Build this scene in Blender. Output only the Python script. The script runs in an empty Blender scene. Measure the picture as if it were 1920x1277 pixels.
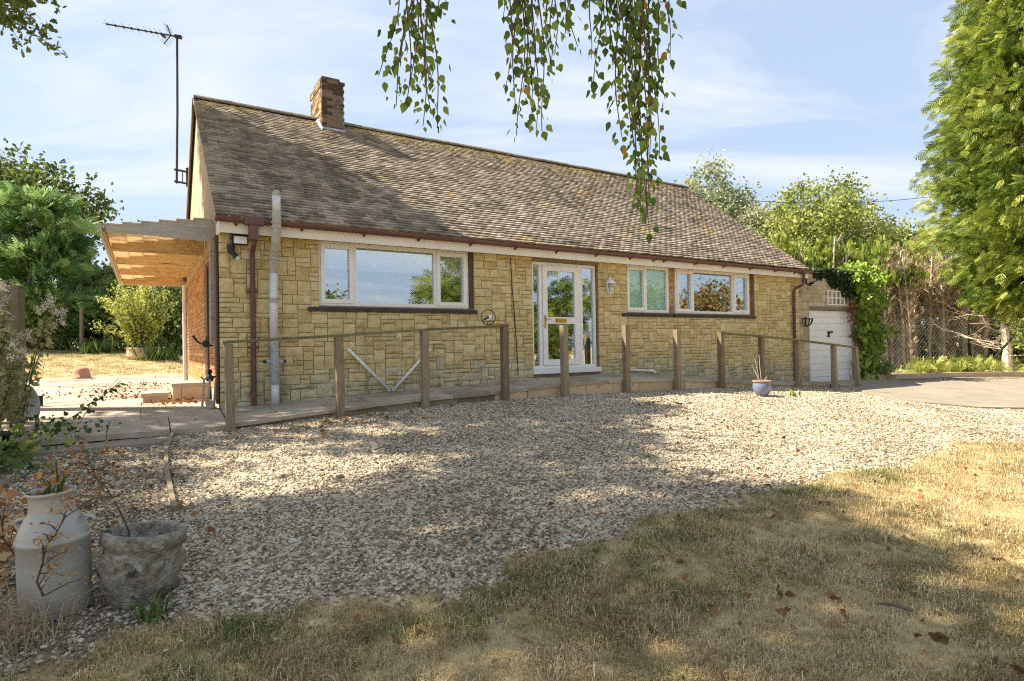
import bpy, math, random
import numpy as np
from mathutils import Vector, Matrix
random.seed(7); rng = np.random.default_rng(11)
sc = bpy.context.scene
COL = sc.collection
R = math.radians

# ------------------------------------------------------------------ camera, sky, sun, exposure
cam = bpy.data.cameras.new('camera'); cam_o = bpy.data.objects.new('camera', cam); COL.objects.link(cam_o)
cam.sensor_width = 36.0; cam.lens = 1111.76 / 1920 * 36.0; cam.clip_start = 0.05; cam.clip_end = 900
cam_o.location = (0, 0, 1.5)
cam_o.matrix_world = Matrix.Translation((0, 0, 1.5)) @ (Matrix.Rotation(R(90 + 0.5195), 4, 'X') @ Matrix.Rotation(R(-0.919), 4, 'Z'))
sc.camera = cam_o

SUN_DIR = Vector((-0.676, 0.032, 0.742)).normalized()
sun = bpy.data.lights.new('sun', 'SUN'); sun.energy = 3.35; sun.angle = R(0.55); sun.color = (1.0, 0.90, 0.74)
sun_o = bpy.data.objects.new('sun', sun); COL.objects.link(sun_o)
sun_o.rotation_euler = SUN_DIR.to_track_quat('Z', 'Y').to_euler(); sun_o.location = SUN_DIR * 60

W = bpy.data.worlds.new('World'); sc.world = W; W.use_nodes = True
nt = W.node_tree; nt.nodes.clear()
def wn(t, **k):
    n = nt.nodes.new(t)
    for a, b in k.items(): setattr(n, a, b)
    return n
def wmath(op, a, b=None, clamp=False):
    m = wn('ShaderNodeMath', operation=op, use_clamp=clamp)
    for i, q in enumerate((a, b)):
        if q is None: continue
        if isinstance(q, (int, float)): m.inputs[i].default_value = q
        else: nt.links.new(q, m.inputs[i])
    return m.outputs[0]
out = wn('ShaderNodeOutputWorld'); bg = wn('ShaderNodeBackground'); sky = wn('ShaderNodeTexSky', sky_type='NISHITA')
sky.sun_disc = False; sky.sun_elevation = math.asin(SUN_DIR.z); sky.sun_rotation = math.atan2(SUN_DIR.x, SUN_DIR.y)
sky.air_density = 1.0; sky.dust_density = 1.6; sky.ozone_density = 1.0; sky.altitude = 100
bg.inputs['Strength'].default_value = 0.097
tc = wn('ShaderNodeTexCoord'); sep = wn('ShaderNodeSeparateXYZ'); nt.links.new(tc.outputs['Generated'], sep.inputs[0])
zc = wmath('MAXIMUM', wmath('ADD', sep.outputs[2], 0.10), 0.02)
cx = wmath('DIVIDE', sep.outputs[0], zc); cy = wmath('DIVIDE', sep.outputs[1], zc)
comb = wn('ShaderNodeCombineXYZ'); nt.links.new(cx, comb.inputs[0]); nt.links.new(cy, comb.inputs[1])
mp = wn('ShaderNodeMapping'); mp.inputs['Rotation'].default_value = (0, 0, R(34)); mp.inputs['Scale'].default_value = (0.55, 1.35, 1); mp.inputs['Location'].default_value = (0.4, 1.2, 0)
nt.links.new(comb.outputs[0], mp.inputs[0])
n1 = wn('ShaderNodeTexNoise'); n1.inputs['Scale'].default_value = 0.9; n1.inputs['Detail'].default_value = 9; n1.inputs['Roughness'].default_value = 0.58; n1.inputs['Distortion'].default_value = 0.55
nt.links.new(mp.outputs[0], n1.inputs['Vector'])
cr = wn('ShaderNodeValToRGB'); cr.color_ramp.elements[0].position = 0.46; cr.color_ramp.elements[1].position = 0.70
nt.links.new(n1.outputs[0], cr.inputs[0])
cf = wmath('MULTIPLY', cr.outputs[0], 0.85, True)
# thin high haze everywhere, whiter low down, then cirrus on top
veil = wmath('ADD', wmath('MULTIPLY', wmath('POWER', wmath('SUBTRACT', 1.0, wmath('MAXIMUM', sep.outputs[2], 0.0)), 3.0), 0.12), 0.78, True)
mv = wn('ShaderNodeMix', data_type='RGBA'); nt.links.new(veil, mv.inputs[0]); nt.links.new(sky.outputs[0], mv.inputs[6]); mv.inputs[7].default_value = (1.48, 1.79, 2.28, 1)
mx = wn('ShaderNodeMix', data_type='RGBA'); nt.links.new(cf, mx.inputs[0]); nt.links.new(mv.outputs[2], mx.inputs[6]); mx.inputs[7].default_value = (2.85, 2.9, 2.98, 1)
nt.links.new(mx.outputs[2], bg.inputs[0]); nt.links.new(bg.outputs[0], out.inputs[0])

vs = sc.view_settings; vs.view_transform = 'Standard'; vs.look = 'None'; vs.gamma = 1.0; vs.exposure = 1.96; vs.use_curve_mapping = False
sc.render.engine = 'CYCLES'; sc.cycles.use_denoising = False; sc.cycles.use_adaptive_sampling = False; sc.cycles.filter_width = 1.15; sc.cycles.max_bounces = 8; sc.cycles.transparent_max_bounces = 12
sc.cycles.sample_clamp_indirect = 6

# ------------------------------------------------------------------ helpers
TH = 0.5535908; CT, SN = math.cos(TH), math.sin(TH)
AX, AY = -4.0814, 8.268                       # left front corner of the bungalow
def st2w(s, t): return (AX + s * CT - t * SN, AY + s * SN + t * CT)
def w2st(x, y):
    dx, dy = x - AX, y - AY
    return dx * CT + dy * SN, -dx * SN + dy * CT
GS = [-30, -3, 0, 1.5, 3, 5.5, 7.5, 9, 10.5, 12, 13.5, 17, 25, 60]
GZ = [.50, .48, .53, .60, .65, .65, .61, .58, .53, .42, .37, .36, .36, .3]
def gh(x, y):                                  # height of the ground
    x = np.asarray(x, float); y = np.asarray(y, float)
    s, t = w2st(x, y); u = -t - 1.2
    z = np.interp(s, GS, GZ)
    zf = z - .075 * np.clip(u, 0, 6) - .02 * (np.clip(u, 0, 20) - np.clip(u, 0, 6))
    zl = np.interp(t, [-1.2, 0, 11, 18, 26, 34, 200], [.56, .68, .70, 1.25, 1.62, 1.78, 2.4])
    a = np.clip((3 - s) / 3, 0, 1); k = np.clip(-u / 0.5, 0, 1)
    zr = z + .02 * np.clip(-u, 0, 30) * np.clip((s - 12) / 2, 0, 1)
    zb = zr * (1 - k * a) + zl * k * a
    r = np.where(u > 0, zf, zb)
    return r + 0.012 * np.sin(x * 2.1 + y * 1.3) * np.cos(y * 2.7 - x) * np.where(u > 0.2, 1, 0)
def ghf(x, y): return float(gh(x, y))

def T(o, label=None, cat=None, group=None, kind=None):
    for k, v in (('label', label), ('category', cat), ('group', group), ('kind', kind)):
        if v: o[k] = v
    return o
def empty(name, loc=(0, 0, 0), rz=0.0, **k):
    o = bpy.data.objects.new(name, None); COL.objects.link(o); o.location = loc; o.rotation_euler = (0, 0, rz); o.empty_display_size = .2
    return T(o, **k)
def hroot(name, s, t, z, **k):
    x, y = st2w(s, t); return empty(name, (x, y, z), TH, **k)
def link(name, me, mat=None, parent=None, smooth=False):
    o = bpy.data.objects.new(name, me); COL.objects.link(o)
    if mat is not None and not me.materials: me.materials.append(mat)
    if parent is not None: o.parent = parent
    if smooth: me.polygons.foreach_set('use_smooth', [True] * len(me.polygons))
    return o
def raw_mesh(name, V, F, tint=None):
    """V (n,3) array, F (m,k) array of equal faces, tint per face."""
    V = np.asarray(V, np.float32); F = np.asarray(F, np.int32); m, k = F.shape
    me = bpy.data.meshes.new(name); me.vertices.add(len(V)); me.vertices.foreach_set('co', V.ravel())
    me.loops.add(m * k); me.loops.foreach_set('vertex_index', F.ravel())
    me.polygons.add(m); me.polygons.foreach_set('loop_start', np.arange(0, m * k, k, dtype=np.int32)); me.polygons.foreach_set('loop_total', np.full(m, k, np.int32))
    if tint is not None:
        a = me.attributes.new('tint', 'FLOAT', 'FACE'); a.data.foreach_set('value', np.asarray(tint, np.float32))
    me.update(calc_edges=True); me.validate(); return me
class MB:
    def __init__(self): self.v = []; self.f = []; self.t = []
    def add(self, vs, fs, tint=.5):
        b = len(self.v); self.v += [tuple(p) for p in vs]
        for q in fs: self.f.append(tuple(b + i for i in q)); self.t.append(tint)
        return self
    def hexa(self, p, tint=.5):                # p: 4 bottom (ccw from above), 4 top
        return self.add(p, [(3, 2, 1, 0), (4, 5, 6, 7), (0, 1, 5, 4), (1, 2, 6, 5), (2, 3, 7, 6), (3, 0, 4, 7)], tint)
    def box(self, x0, y0, z0, x1, y1, z1, tint=.5, j=0.0):
        p = [(x0, y0, z0), (x1, y0, z0), (x1, y1, z0), (x0, y1, z0), (x0, y0, z1), (x1, y0, z1), (x1, y1, z1), (x0, y1, z1)]
        if j: p = [tuple(c + random.uniform(-j, j) for c in q) for q in p]
        return self.hexa(p, tint)
    def bar(self, a, b, w, h, tint=.5, up=(0, 0, 1)):   # rectangular bar a->b
        a, b = Vector(a), Vector(b); d = (b - a).normalized(); u = Vector(up)
        s = d.cross(u)
        if s.length < 1e-4: s = d.cross(Vector((1, 0, 0)))
        s.normalize(); n = s.cross(d); s *= w / 2; n *= h / 2
        return self.hexa([a - s - n, a + s - n, b + s - n, b - s - n, a - s + n, a + s + n, b + s + n, b - s + n], tint)
    def tube(self, pts, r, n=8, tint=.5, cap=True):
        pts = [Vector(p) for p in pts]; rs = r if isinstance(r, (list, tuple)) else [r] * len(pts)
        b = len(self.v); ref = Vector((.31, .17, .93))
        for i, p in enumerate(pts):
            d = (pts[min(i + 1, len(pts) - 1)] - pts[max(i - 1, 0)])
            d = d.normalized() if d.length > 1e-9 else Vector((0, 0, 1))
            e = d.cross(ref)
            if e.length < .1: e = d.cross(Vector((1, 0, 0)))
            e.normalize(); g = d.cross(e)
            for k in range(n):
                a = 2 * math.pi * k / n; self.v.append(tuple(p + (e * math.cos(a) + g * math.sin(a)) * rs[i]))
        for i in range(len(pts) - 1):
            for k in range(n):
                k2 = (k + 1) % n; self.f.append((b + i * n + k, b + i * n + k2, b + (i + 1) * n + k2, b + (i + 1) * n + k)); self.t.append(tint)
        if cap and n > 2:
            self.f.append(tuple(b + k for k in reversed(range(n)))); self.t.append(tint)
            e0 = b + (len(pts) - 1) * n; self.f.append(tuple(e0 + k for k in range(n))); self.t.append(tint)
        return self
    def lathe(self, prof, n=24, c=(0, 0, 0), tint=.5, wob=0.0):
        b = len(self.v)
        for (r, z) in prof:
            for k in range(n):
                a = 2 * math.pi * k / n; rr = r * (1 + random.uniform(-wob, wob)); self.v.append((c[0] + rr * math.cos(a), c[1] + rr * math.sin(a), c[2] + z))
        for i in range(len(prof) - 1):
            for k in range(n):
                k2 = (k + 1) % n; self.f.append((b + i * n + k, b + i * n + k2, b + (i + 1) * n + k2, b + (i + 1) * n + k)); self.t.append(tint)
        return self
    def build(self, name, mat, parent=None, smooth=False):
        me = bpy.data.meshes.new(name); me.from_pydata(self.v, [], self.f); me.update()
        a = me.attributes.new('tint', 'FLOAT', 'FACE'); a.data.foreach_set('value', self.t)
        return link(name, me, mat, parent, smooth)

# ------------------------------------------------------------------ materials
def mat(name, cols, scale=6.0, detail=6, rough=.8, bump=.0, bscale=None, tint=0.0, rnd=0.0, spec=.35, metal=0.0, spots=None, stretch=None, transl=0.0, patch=0.0):
    """cols: 2-3 colours blended by noise; tint: how far the per-face attribute shifts value; rnd: per-object shift."""
    m = bpy.data.materials.new(name); m.use_nodes = True; n = m.node_tree; N = n.nodes; L = n.links; N.clear()
    o = N.new('ShaderNodeOutputMaterial'); p = N.new('ShaderNodeBsdfPrincipled'); L.new(p.outputs[0], o.inputs[0])
    p.inputs['Roughness'].default_value = rough; p.inputs['Metallic'].default_value = metal; p.inputs['Specular IOR Level'].default_value = spec
    co = N.new('ShaderNodeTexCoord'); vec = co.outputs['Object']
    if stretch:
        mpn = N.new('ShaderNodeMapping'); mpn.inputs['Scale'].default_value = stretch; L.new(vec, mpn.inputs[0]); vec = mpn.outputs[0]
    no = N.new('ShaderNodeTexNoise'); no.inputs['Scale'].default_value = scale; no.inputs['Detail'].default_value = detail; no.inputs['Roughness'].default_value = .6; L.new(vec, no.inputs['Vector'])
    r = N.new('ShaderNodeValToRGB'); e = r.color_ramp.elements
    e[0].position = .3; e[1].position = .7; e[0].color = (*cols[0], 1); e[1].color = (*cols[-1], 1)
    if len(cols) > 2:
        for i, c in enumerate(cols[1:-1]):
            q = e.new(.3 + .4 * (i + 1) / (len(cols) - 1)); q.color = (*c, 1)
    fac = no.outputs[0]
    def mth(op, a, b):
        q = N.new('ShaderNodeMath'); q.operation = op
        for i, x in enumerate((a, b)):
            if isinstance(x, (int, float)): q.inputs[i].default_value = x
            else: L.new(x, q.inputs[i])
        return q.outputs[0]
    if tint:
        at = N.new('ShaderNodeAttribute'); at.attribute_name = 'tint'
        fac = mth('ADD', fac, mth('MULTIPLY', mth('SUBTRACT', at.outputs['Fac'], .5), tint))
    if rnd:
        oi = N.new('ShaderNodeObjectInfo'); fac = mth('ADD', fac, mth('MULTIPLY', mth('SUBTRACT', oi.outputs['Random'], .5), rnd))
    if patch:
        ap = N.new('ShaderNodeAttribute'); ap.attribute_type = 'INSTANCER'; ap.attribute_name = 'patch'; fac = mth('ADD', fac, mth('MULTIPLY', mth('SUBTRACT', ap.outputs['Fac'], .5), patch))
    L.new(fac, r.inputs[0]); col = r.outputs[0]
    if spots:                                   # (colour, scale, threshold, softness)
        for sp in spots:
            c, s_, th, so = sp[:4]; vec_ = vec
            if len(sp) > 4:
                m2 = N.new('ShaderNodeMapping'); m2.inputs['Scale'].default_value = sp[4]; L.new(co.outputs['Object'], m2.inputs[0]); vec_ = m2.outputs[0]
            n2 = N.new('ShaderNodeTexNoise'); n2.inputs['Scale'].default_value = s_; n2.inputs['Detail'].default_value = 5; n2.inputs['Roughness'].default_value = .65; L.new(vec_, n2.inputs['Vector'])
            mr = N.new('ShaderNodeMapRange'); mr.inputs[1].default_value = th; mr.inputs[2].default_value = th + so; L.new(n2.outputs[0], mr.inputs[0])
            mi = N.new('ShaderNodeMix'); mi.data_type = 'RGBA'; L.new(mr.outputs[0], mi.inputs[0]); L.new(col, mi.inputs[6]); mi.inputs[7].default_value = (*c, 1); col = mi.outputs[2]
    L.new(col, p.inputs['Base Color'])
    if bump:
        nb = N.new('ShaderNodeTexNoise'); nb.inputs['Scale'].default_value = bscale or scale * 4; nb.inputs['Detail'].default_value = 6; L.new(vec, nb.inputs['Vector'])
        bp = N.new('ShaderNodeBump'); bp.inputs['Strength'].default_value = bump; bp.inputs['Distance'].default_value = .02; L.new(nb.outputs[0], bp.inputs['Height']); L.new(bp.outputs[0], p.inputs['Normal'])
    if transl:
        tr = N.new('ShaderNodeBsdfTranslucent'); ms = N.new('ShaderNodeMixShader'); ms.inputs[0].default_value = transl
        L.new(col, tr.inputs[0]); L.new(p.outputs[0], ms.inputs[1]); L.new(tr.outputs[0], ms.inputs[2]); L.new(ms.outputs[0], o.inputs[0])
    return m
M = {}
M['stone'] = mat('stone', [(.47, .355, .155), (.61, .475, .225), (.69, .575, .33)], 9, 8, .92, .8, 30, tint=.34, spots=[((.36, .31, .19), 2.2, .60, .12), ((.30, .25, .14), 9, .66, .08), ((.36, .31, .20), 1.0, .57, .16, (4, 4, .5))])
M['stone_low'] = mat('stone_weathered', [(.43, .37, .21), (.54, .475, .29), (.62, .56, .37)], 9, 8, .92, .8, 30, tint=.34, spots=[((.23, .22, .13), 3, .57, .12), ((.20, .19, .11), 9, .65, .08), ((.26, .24, .15), 1.0, .52, .16, (4, 4, .7))])
M['mortar'] = mat('mortar', [(.19, .14, .075), (.28, .21, .12)], 9, 5, .95, .4, 60)
M['brick'] = mat('brick', [(.34, .15, .055), (.47, .24, .09), (.54, .32, .14)], 8, 5, .9, .3, 60, tint=.5)
M['brick_grey'] = mat('chimney_brick', [(.065, .045, .032), (.115, .078, .053), (.185, .135, .095)], 9, 6, .92, .4, 50, tint=.9, spots=[((.10, .095, .08), 4, .6, .1)])
M['lime'] = mat('lime_mortar', [(.42, .36, .27), (.55, .48, .38)], 8, 5, .95, .3, 50)
M['render'] = mat('gable_render', [(.34, .27, .18), (.47, .38, .26)], 3, 6, .92, .4, 30, stretch=(1, 3.5, .5))
M['white'] = mat('white_upvc', [(.78, .77, .74), (.83, .82, .80)], 3, 3, .35, spec=.5)
M['fascia'] = mat('fascia_paint', [(.74, .68, .60), (.82, .77, .70)], 2.5, 5, .5, spots=[((.60, .50, .40), 3, .66, .1)])
M['brown'] = mat('brown_plastic', [(.10, .045, .035), (.15, .07, .055)], 5, 5, .5, spec=.45, spots=[((.22, .17, .14), 7, .62, .15)])
M['pipe'] = mat('pale_grey_pipe', [(.62, .63, .63), (.70, .70, .70)], 3, 4, .4)
M['pipe_grey'] = mat('grey_pipe', [(.30, .32, .32), (.38, .40, .40)], 3, 4, .45)
M['pipe_old'] = mat('old_grey_pipe', [(.34, .33, .27), (.46, .44, .38)], 6, 5, .7, spots=[((.22, .21, .16), 8, .58, .12)])
M['sill'] = mat('sill_tile', [(.035, .028, .025), (.085, .07, .06)], 12, 6, .8, .4, 40, spots=[((.20, .17, .13), 18, .63, .1)])
M['tile'] = mat('roof_tile', [(.17, .135, .10), (.28, .23, .175), (.40, .345, .27)], 4, 8, .93, .45, 45, tint=.55, spots=[((.42, .31, .13), 1.1, .60, .10), ((.58, .53, .43), 13, .66, .06), ((.085, .075, .06), 1.6, .58, .14), ((.12, .105, .08), 1.0, .56, .14, (2.5, .35, .35))])
M['ridge'] = mat('ridge_tile', [(.15, .125, .09), (.25, .21, .155)], 7, 6, .93, .5, 40, spots=[((.32, .25, .08), 6, .55, .1), ((.07, .065, .05), 9, .6, .1)])
M['deck'] = mat('roof_deck', [(.05, .04, .03), (.08, .065, .05)], 5, 4, .95)
M['moss'] = mat('moss', [(.30, .19, .03), (.48, .33, .07), (.56, .43, .14)], 14, 5, 1.0, .6, 60, tint=.6)
M['lead'] = mat('lead_flashing', [(.32, .36, .41), (.45, .49, .53)], 5, 5, .6)
M['post'] = mat('weathered_timber', [(.17, .125, .075), (.25, .19, .12), (.31, .25, .165)], 10, 6, .85, .3, 40, stretch=(4, 4, .5), rnd=.35, spots=[((.19, .19, .08), 3, .60, .12)])
M['rail'] = mat('mossy_rail', [(.13, .11, .065), (.21, .18, .11)], 9, 6, .9, .4, 40, rnd=.3, spots=[((.14, .16, .03), 4, .52, .10)])
M['greywood'] = mat('grey_painted_wood', [(.36, .34, .28), (.47, .45, .39)], 6, 6, .85, .3, 40, stretch=(.6, 4, 4), spots=[((.11, .12, .08), 5, .60, .10)])
M['amberwood'] = mat('canopy_timber', [(.42, .27, .12), (.58, .41, .21), (.68, .53, .31)], 8, 8, .85, .4, 40, stretch=(.7, 6, 6), rnd=.4, spots=[((.20, .12, .06), 3, .58, .12)])
M['darkwood'] = mat('dark_brown_timber', [(.09, .05, .03), (.15, .09, .055)], 5, 6, .8, .3, 40, stretch=(1, .4, 4))
M['panel'] = mat('amber_panel', [(.72, .58, .38), (.82, .71, .52)], 6, 7, .6, .3, 25, transl=.55, stretch=(1, 5, 1), spots=[((.42, .30, .16), 4, .58, .15)])
M['slab'] = mat('paving_slab', [(.28, .22, .16), (.39, .32, .24), (.47, .40, .31)], 3.2, 7, .92, .35, 55, rnd=.35, spots=[((.17, .14, .10), 2.5, .60, .12), ((.48, .43, .35), 14, .68, .06)])
M['block'] = mat('kerb_block', [(.52, .37, .23), (.62, .47, .31)], 5, 6, .92, .3, 50, rnd=.4, spots=[((.24, .18, .12), 4, .62, .12)])
M['garage'] = mat('garage_block', [(.36, .285, .17), (.48, .39, .245), (.56, .47, .32)], 3, 6, .93, .35, 50, rnd=.3, spots=[((.21, .18, .12), 2.4, .58, .12)])
M['garage_door'] = mat('garage_door_paint', [(.76, .75, .73), (.82, .81, .79)], 2, 5, .45, spots=[((.60, .60, .56), 7, .72, .1)])
M['concrete'] = mat('concrete', [(.23, .195, .145), (.31, .265, .205)], 1.2, 8, .93, .3, 60, spots=[((.16, .13, .085), 1.7, .6, .1), ((.13, .105, .07), 5, .66, .06)])
M['black'] = mat('black_metal', [(.012, .012, .013), (.03, .03, .03)], 8, 3, .5)
M['steel'] = mat('aerial_metal', [(.055, .05, .045), (.09, .08, .07)], 8, 3, .5, metal=.4)
M['churn'] = mat('churn_metal', [(.38, .365, .33), (.48, .465, .425)], 3, 6, .48, .12, 30, metal=.3, spots=[((.24, .20, .14), 5, .6, .12), ((.52, .50, .46), 14, .64, .05), ((.20, .12, .06), 8, .70, .06)])
M['cast'] = mat('lichen_stone', [(.13, .11, .08), (.27, .24, .18), (.42, .385, .32)], 22, 8, .95, .9, 60, spots=[((.46, .44, .40), 16, .57, .07), ((.05, .042, .03), 9, .55, .1), ((.27, .22, .08), 26, .64, .05)])
M['terracotta'] = mat('terracotta', [(.42, .20, .12), (.52, .27, .17)], 5, 4, .85, .15)
M['bluepot'] = mat('blue_glaze', [(.13, .17, .25), (.20, .25, .34)], 4, 5, .25, spec=.6)
M['soil'] = mat('soil', [(.04, .03, .02), (.09, .07, .05)], 20, 5, 1, .6, 60)
M['bark'] = mat('bark', [(.11, .085, .06), (.20, .16, .12)], 8, 6, .95, .6, 30, stretch=(3, 3, .6))
M['birchbark'] = mat('birch_bark', [(.12, .10, .09), (.55, .52, .48)], 4, 6, .9, .3, stretch=(1, 1, 3))
M['deadwood'] = mat('dead_wood', [(.58, .48, .35), (.74, .64, .51)], 7, 6, .9, .3, 40, stretch=(3, 3, .6))
M['twig'] = mat('twig', [(.07, .045, .03), (.12, .08, .05)], 12, 3, .9)
M['rust'] = mat('dead_needles', [(.34, .22, .13), (.52, .38, .25), (.66, .53, .39)], 1.5, 4, .95, tint=.9, transl=.25)
def leafmat(name, cols, scale=.8, transl=.35, rough=.55, tint=1.1): return mat(name, cols, scale, 4, rough, tint=tint, transl=transl, spec=.3)
M['leyland'] = leafmat('conifer_green', [(.08, .12, .022), (.16, .21, .04), (.27, .30, .07)])
M['leyland_yellow'] = leafmat('conifer_yellow_green', [(.085, .14, .018), (.235, .305, .038), (.43, .475, .095)])
M['leyland_blue'] = leafmat('conifer_blue_green', [(.10, .20, .06), (.22, .38, .12), (.40, .53, .20)])
M['oak'] = leafmat('oak_leaf', [(.05, .085, .015), (.10, .15, .028), (.17, .21, .045)])
M['ash'] = leafmat('ash_leaf', [(.16, .21, .04), (.30, .35, .08), (.46, .48, .16)])
M['willow'] = leafmat('willow_leaf', [(.15, .19, .09), (.28, .32, .16), (.42, .43, .25)])
M['shrubleaf'] = leafmat('shrub_leaf', [(.21, .26, .045), (.41, .44, .085), (.58, .58, .18)])
M['hedge'] = leafmat('hedge_leaf', [(.05, .085, .02), (.11, .165, .04), (.21, .25, .07)])
M['ivy'] = leafmat('ivy_leaf', [(.02, .04, .012), (.045, .075, .02)], .8, .2, .4)
M['creeper'] = leafmat('creeper_leaf', [(.12, .20, .02), (.23, .34, .04), (.35, .44, .08)])
M['birch'] = leafmat('birch_leaf', [(.075, .135, .018), (.14, .22, .03), (.25, .33, .055)], 3)
M['birch_yellow'] = leafmat('birch_leaf_yellow', [(.42, .30, .03), (.48, .25, .05)], 3)
M['copper'] = leafmat('copper_leaf', [(.17, .13, .05), (.27, .19, .07)])
M['straw'] = leafmat('dry_stems', [(.34, .26, .14), (.48, .39, .24)], 2, .25, .9)
M['dryleaf'] = leafmat('dry_leaf', [(.36, .17, .06), (.50, .29, .12), (.58, .42, .22)], 4, .3, .8)
M['litter'] = leafmat('leaf_litter', [(.15, .07, .03), (.28, .14, .06), (.40, .24, .12)], 4, .1, .9)
M['weed'] = leafmat('weed_leaf', [(.05, .10, .02), (.10, .17, .035), (.17, .24, .06)], 3)
M['fluff'] = leafmat('seed_fluff', [(.56, .45, .39), (.74, .65, .58)], 4, .3, .95)
M['wire'] = mat('green_wire', [(.045, .075, .06), (.09, .125, .105)], 5, 2, .5)
M['curtain'] = mat('blind_fabric', [(.80, .80, .78), (.86, .86, .84)], 3, 3, .9, stretch=(20, 20, .4))
M['frost'] = mat('frosted_blind', [(.66, .76, .69), (.78, .86, .80)], 2, 4, .6, stretch=(9, 9, .8))
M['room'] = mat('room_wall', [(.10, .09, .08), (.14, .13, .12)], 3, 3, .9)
M['brass'] = mat('brass', [(.55, .33, .06), (.62, .40, .10)], 4, 2, .3, metal=.8)
M['dish'] = mat('dish_paint', [(.50, .51, .51), (.56, .57, .57)], 4, 4, .5)

def glassmat(name, refl, tintc):
    m = bpy.data.materials.new(name); m.use_nodes = True; n = m.node_tree; N = n.nodes; N.clear(); L = n.links
    o = N.new('ShaderNodeOutputMaterial'); g = N.new('ShaderNodeBsdfGlossy'); g.inputs['Roughness'].default_value = .004; g.inputs[0].default_value = (.95, .97, 1, 1)
    t = N.new('ShaderNodeBsdfTransparent'); t.inputs[0].default_value = (*tintc, 1); x = N.new('ShaderNodeMixShader')
    lw = N.new('ShaderNodeLayerWeight'); lw.inputs[0].default_value = .5; fr = N.new('ShaderNodeMath'); fr.operation = 'POWER'; fr.inputs[1].default_value = 5.0; L.new(lw.outputs['Facing'], fr.inputs[0]); a = N.new('ShaderNodeMath'); a.operation = 'ADD'; a.use_clamp = True; a.inputs[1].default_value = refl
    nz = N.new('ShaderNodeTexNoise'); nz.inputs['Scale'].default_value = 1.6; bp = N.new('ShaderNodeBump'); bp.inputs['Strength'].default_value = .02; bp.inputs['Distance'].default_value = .02
    L.new(nz.outputs[0], bp.inputs['Height']); L.new(bp.outputs[0], g.inputs['Normal'])
    L.new(fr.outputs[0], a.inputs[0]); L.new(a.outputs[0], x.inputs[0]); L.new(t.outputs[0], x.inputs[1]); L.new(g.outputs[0], x.inputs[2]); L.new(x.outputs[0], o.inputs[0]); return m
M['glass'] = glassmat('window_glass', .40, (.85, .90, .88)); M['frostglass'] = glassmat('frosted_glass', .10, (.85, .92, .88))

# ------------------------------------------------------------------ ground
LAWN = [(-2.9, 2.2), (-2.14, 2.46), (-1.82, 2.64), (-1.46, 2.86), (-1.26, 3.01), (-1.05, 3.18), (-.6, 3.15), (-.25, 3.21), (-.02, 3.33), (-.15, 3.53), (.42, 3.8), (.9, 4.26), (1.42, 4.35), (1.84, 4.71), (2.84, 5.32), (4.07, 6.0), (5.21, 6.94), (6.25, 7.28), (8, 8.3), (11, 9.4), (16, 10.6), (40, 13), (40, -20), (-6, -20), (-6, .8)]
DRIVE = [(7.7, 13.1), (8.6, 14.6), (9.2, 15.6), (12, 16.4), (14.6, 16.9), (20, 18), (24, 16), (16, 12.3), (10.1, 11.5), (8.9, 11.3), (8.05, 11.6), (7.6, 12.3)]
def inpoly(px, py, poly):
    px = np.asarray(px); py = np.asarray(py); r = np.zeros(px.shape, bool); n = len(poly)
    for i in range(n):
        x0, y0 = poly[i]; x1, y1 = poly[(i + 1) % n]
        c = ((y0 > py) != (y1 > py)) & (px < (x1 - x0) * (py - y0) / (y1 - y0 + 1e-12) + x0); r ^= c
    return r
def snoise(x, y, f=1.0, seed=0):
    r = 0
    for k in range(5):
        a = f * (1.7 ** k); ph = seed * 3.1 + k * 1.9
        r = r + np.sin(a * (x * math.cos(ph) + y * math.sin(ph)) * 2.1 + ph * 2.7) * np.cos(a * (x * math.sin(ph * 1.3) - y * math.cos(ph * 1.3)) * 1.7 + ph) / (1.4 ** k)
    return r
def lawnmask(x, y):
    j = .10 * snoise(x, y, 2.3, 1); k = .10 * snoise(x, y, 2.1, 4); s, t = w2st(x, y)
    back = (t > 12.3 + .15 * snoise(x, y, 1.2, 2)) & (s < 6)
    return inpoly(x + j, y + k, LAWN) | back
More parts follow.
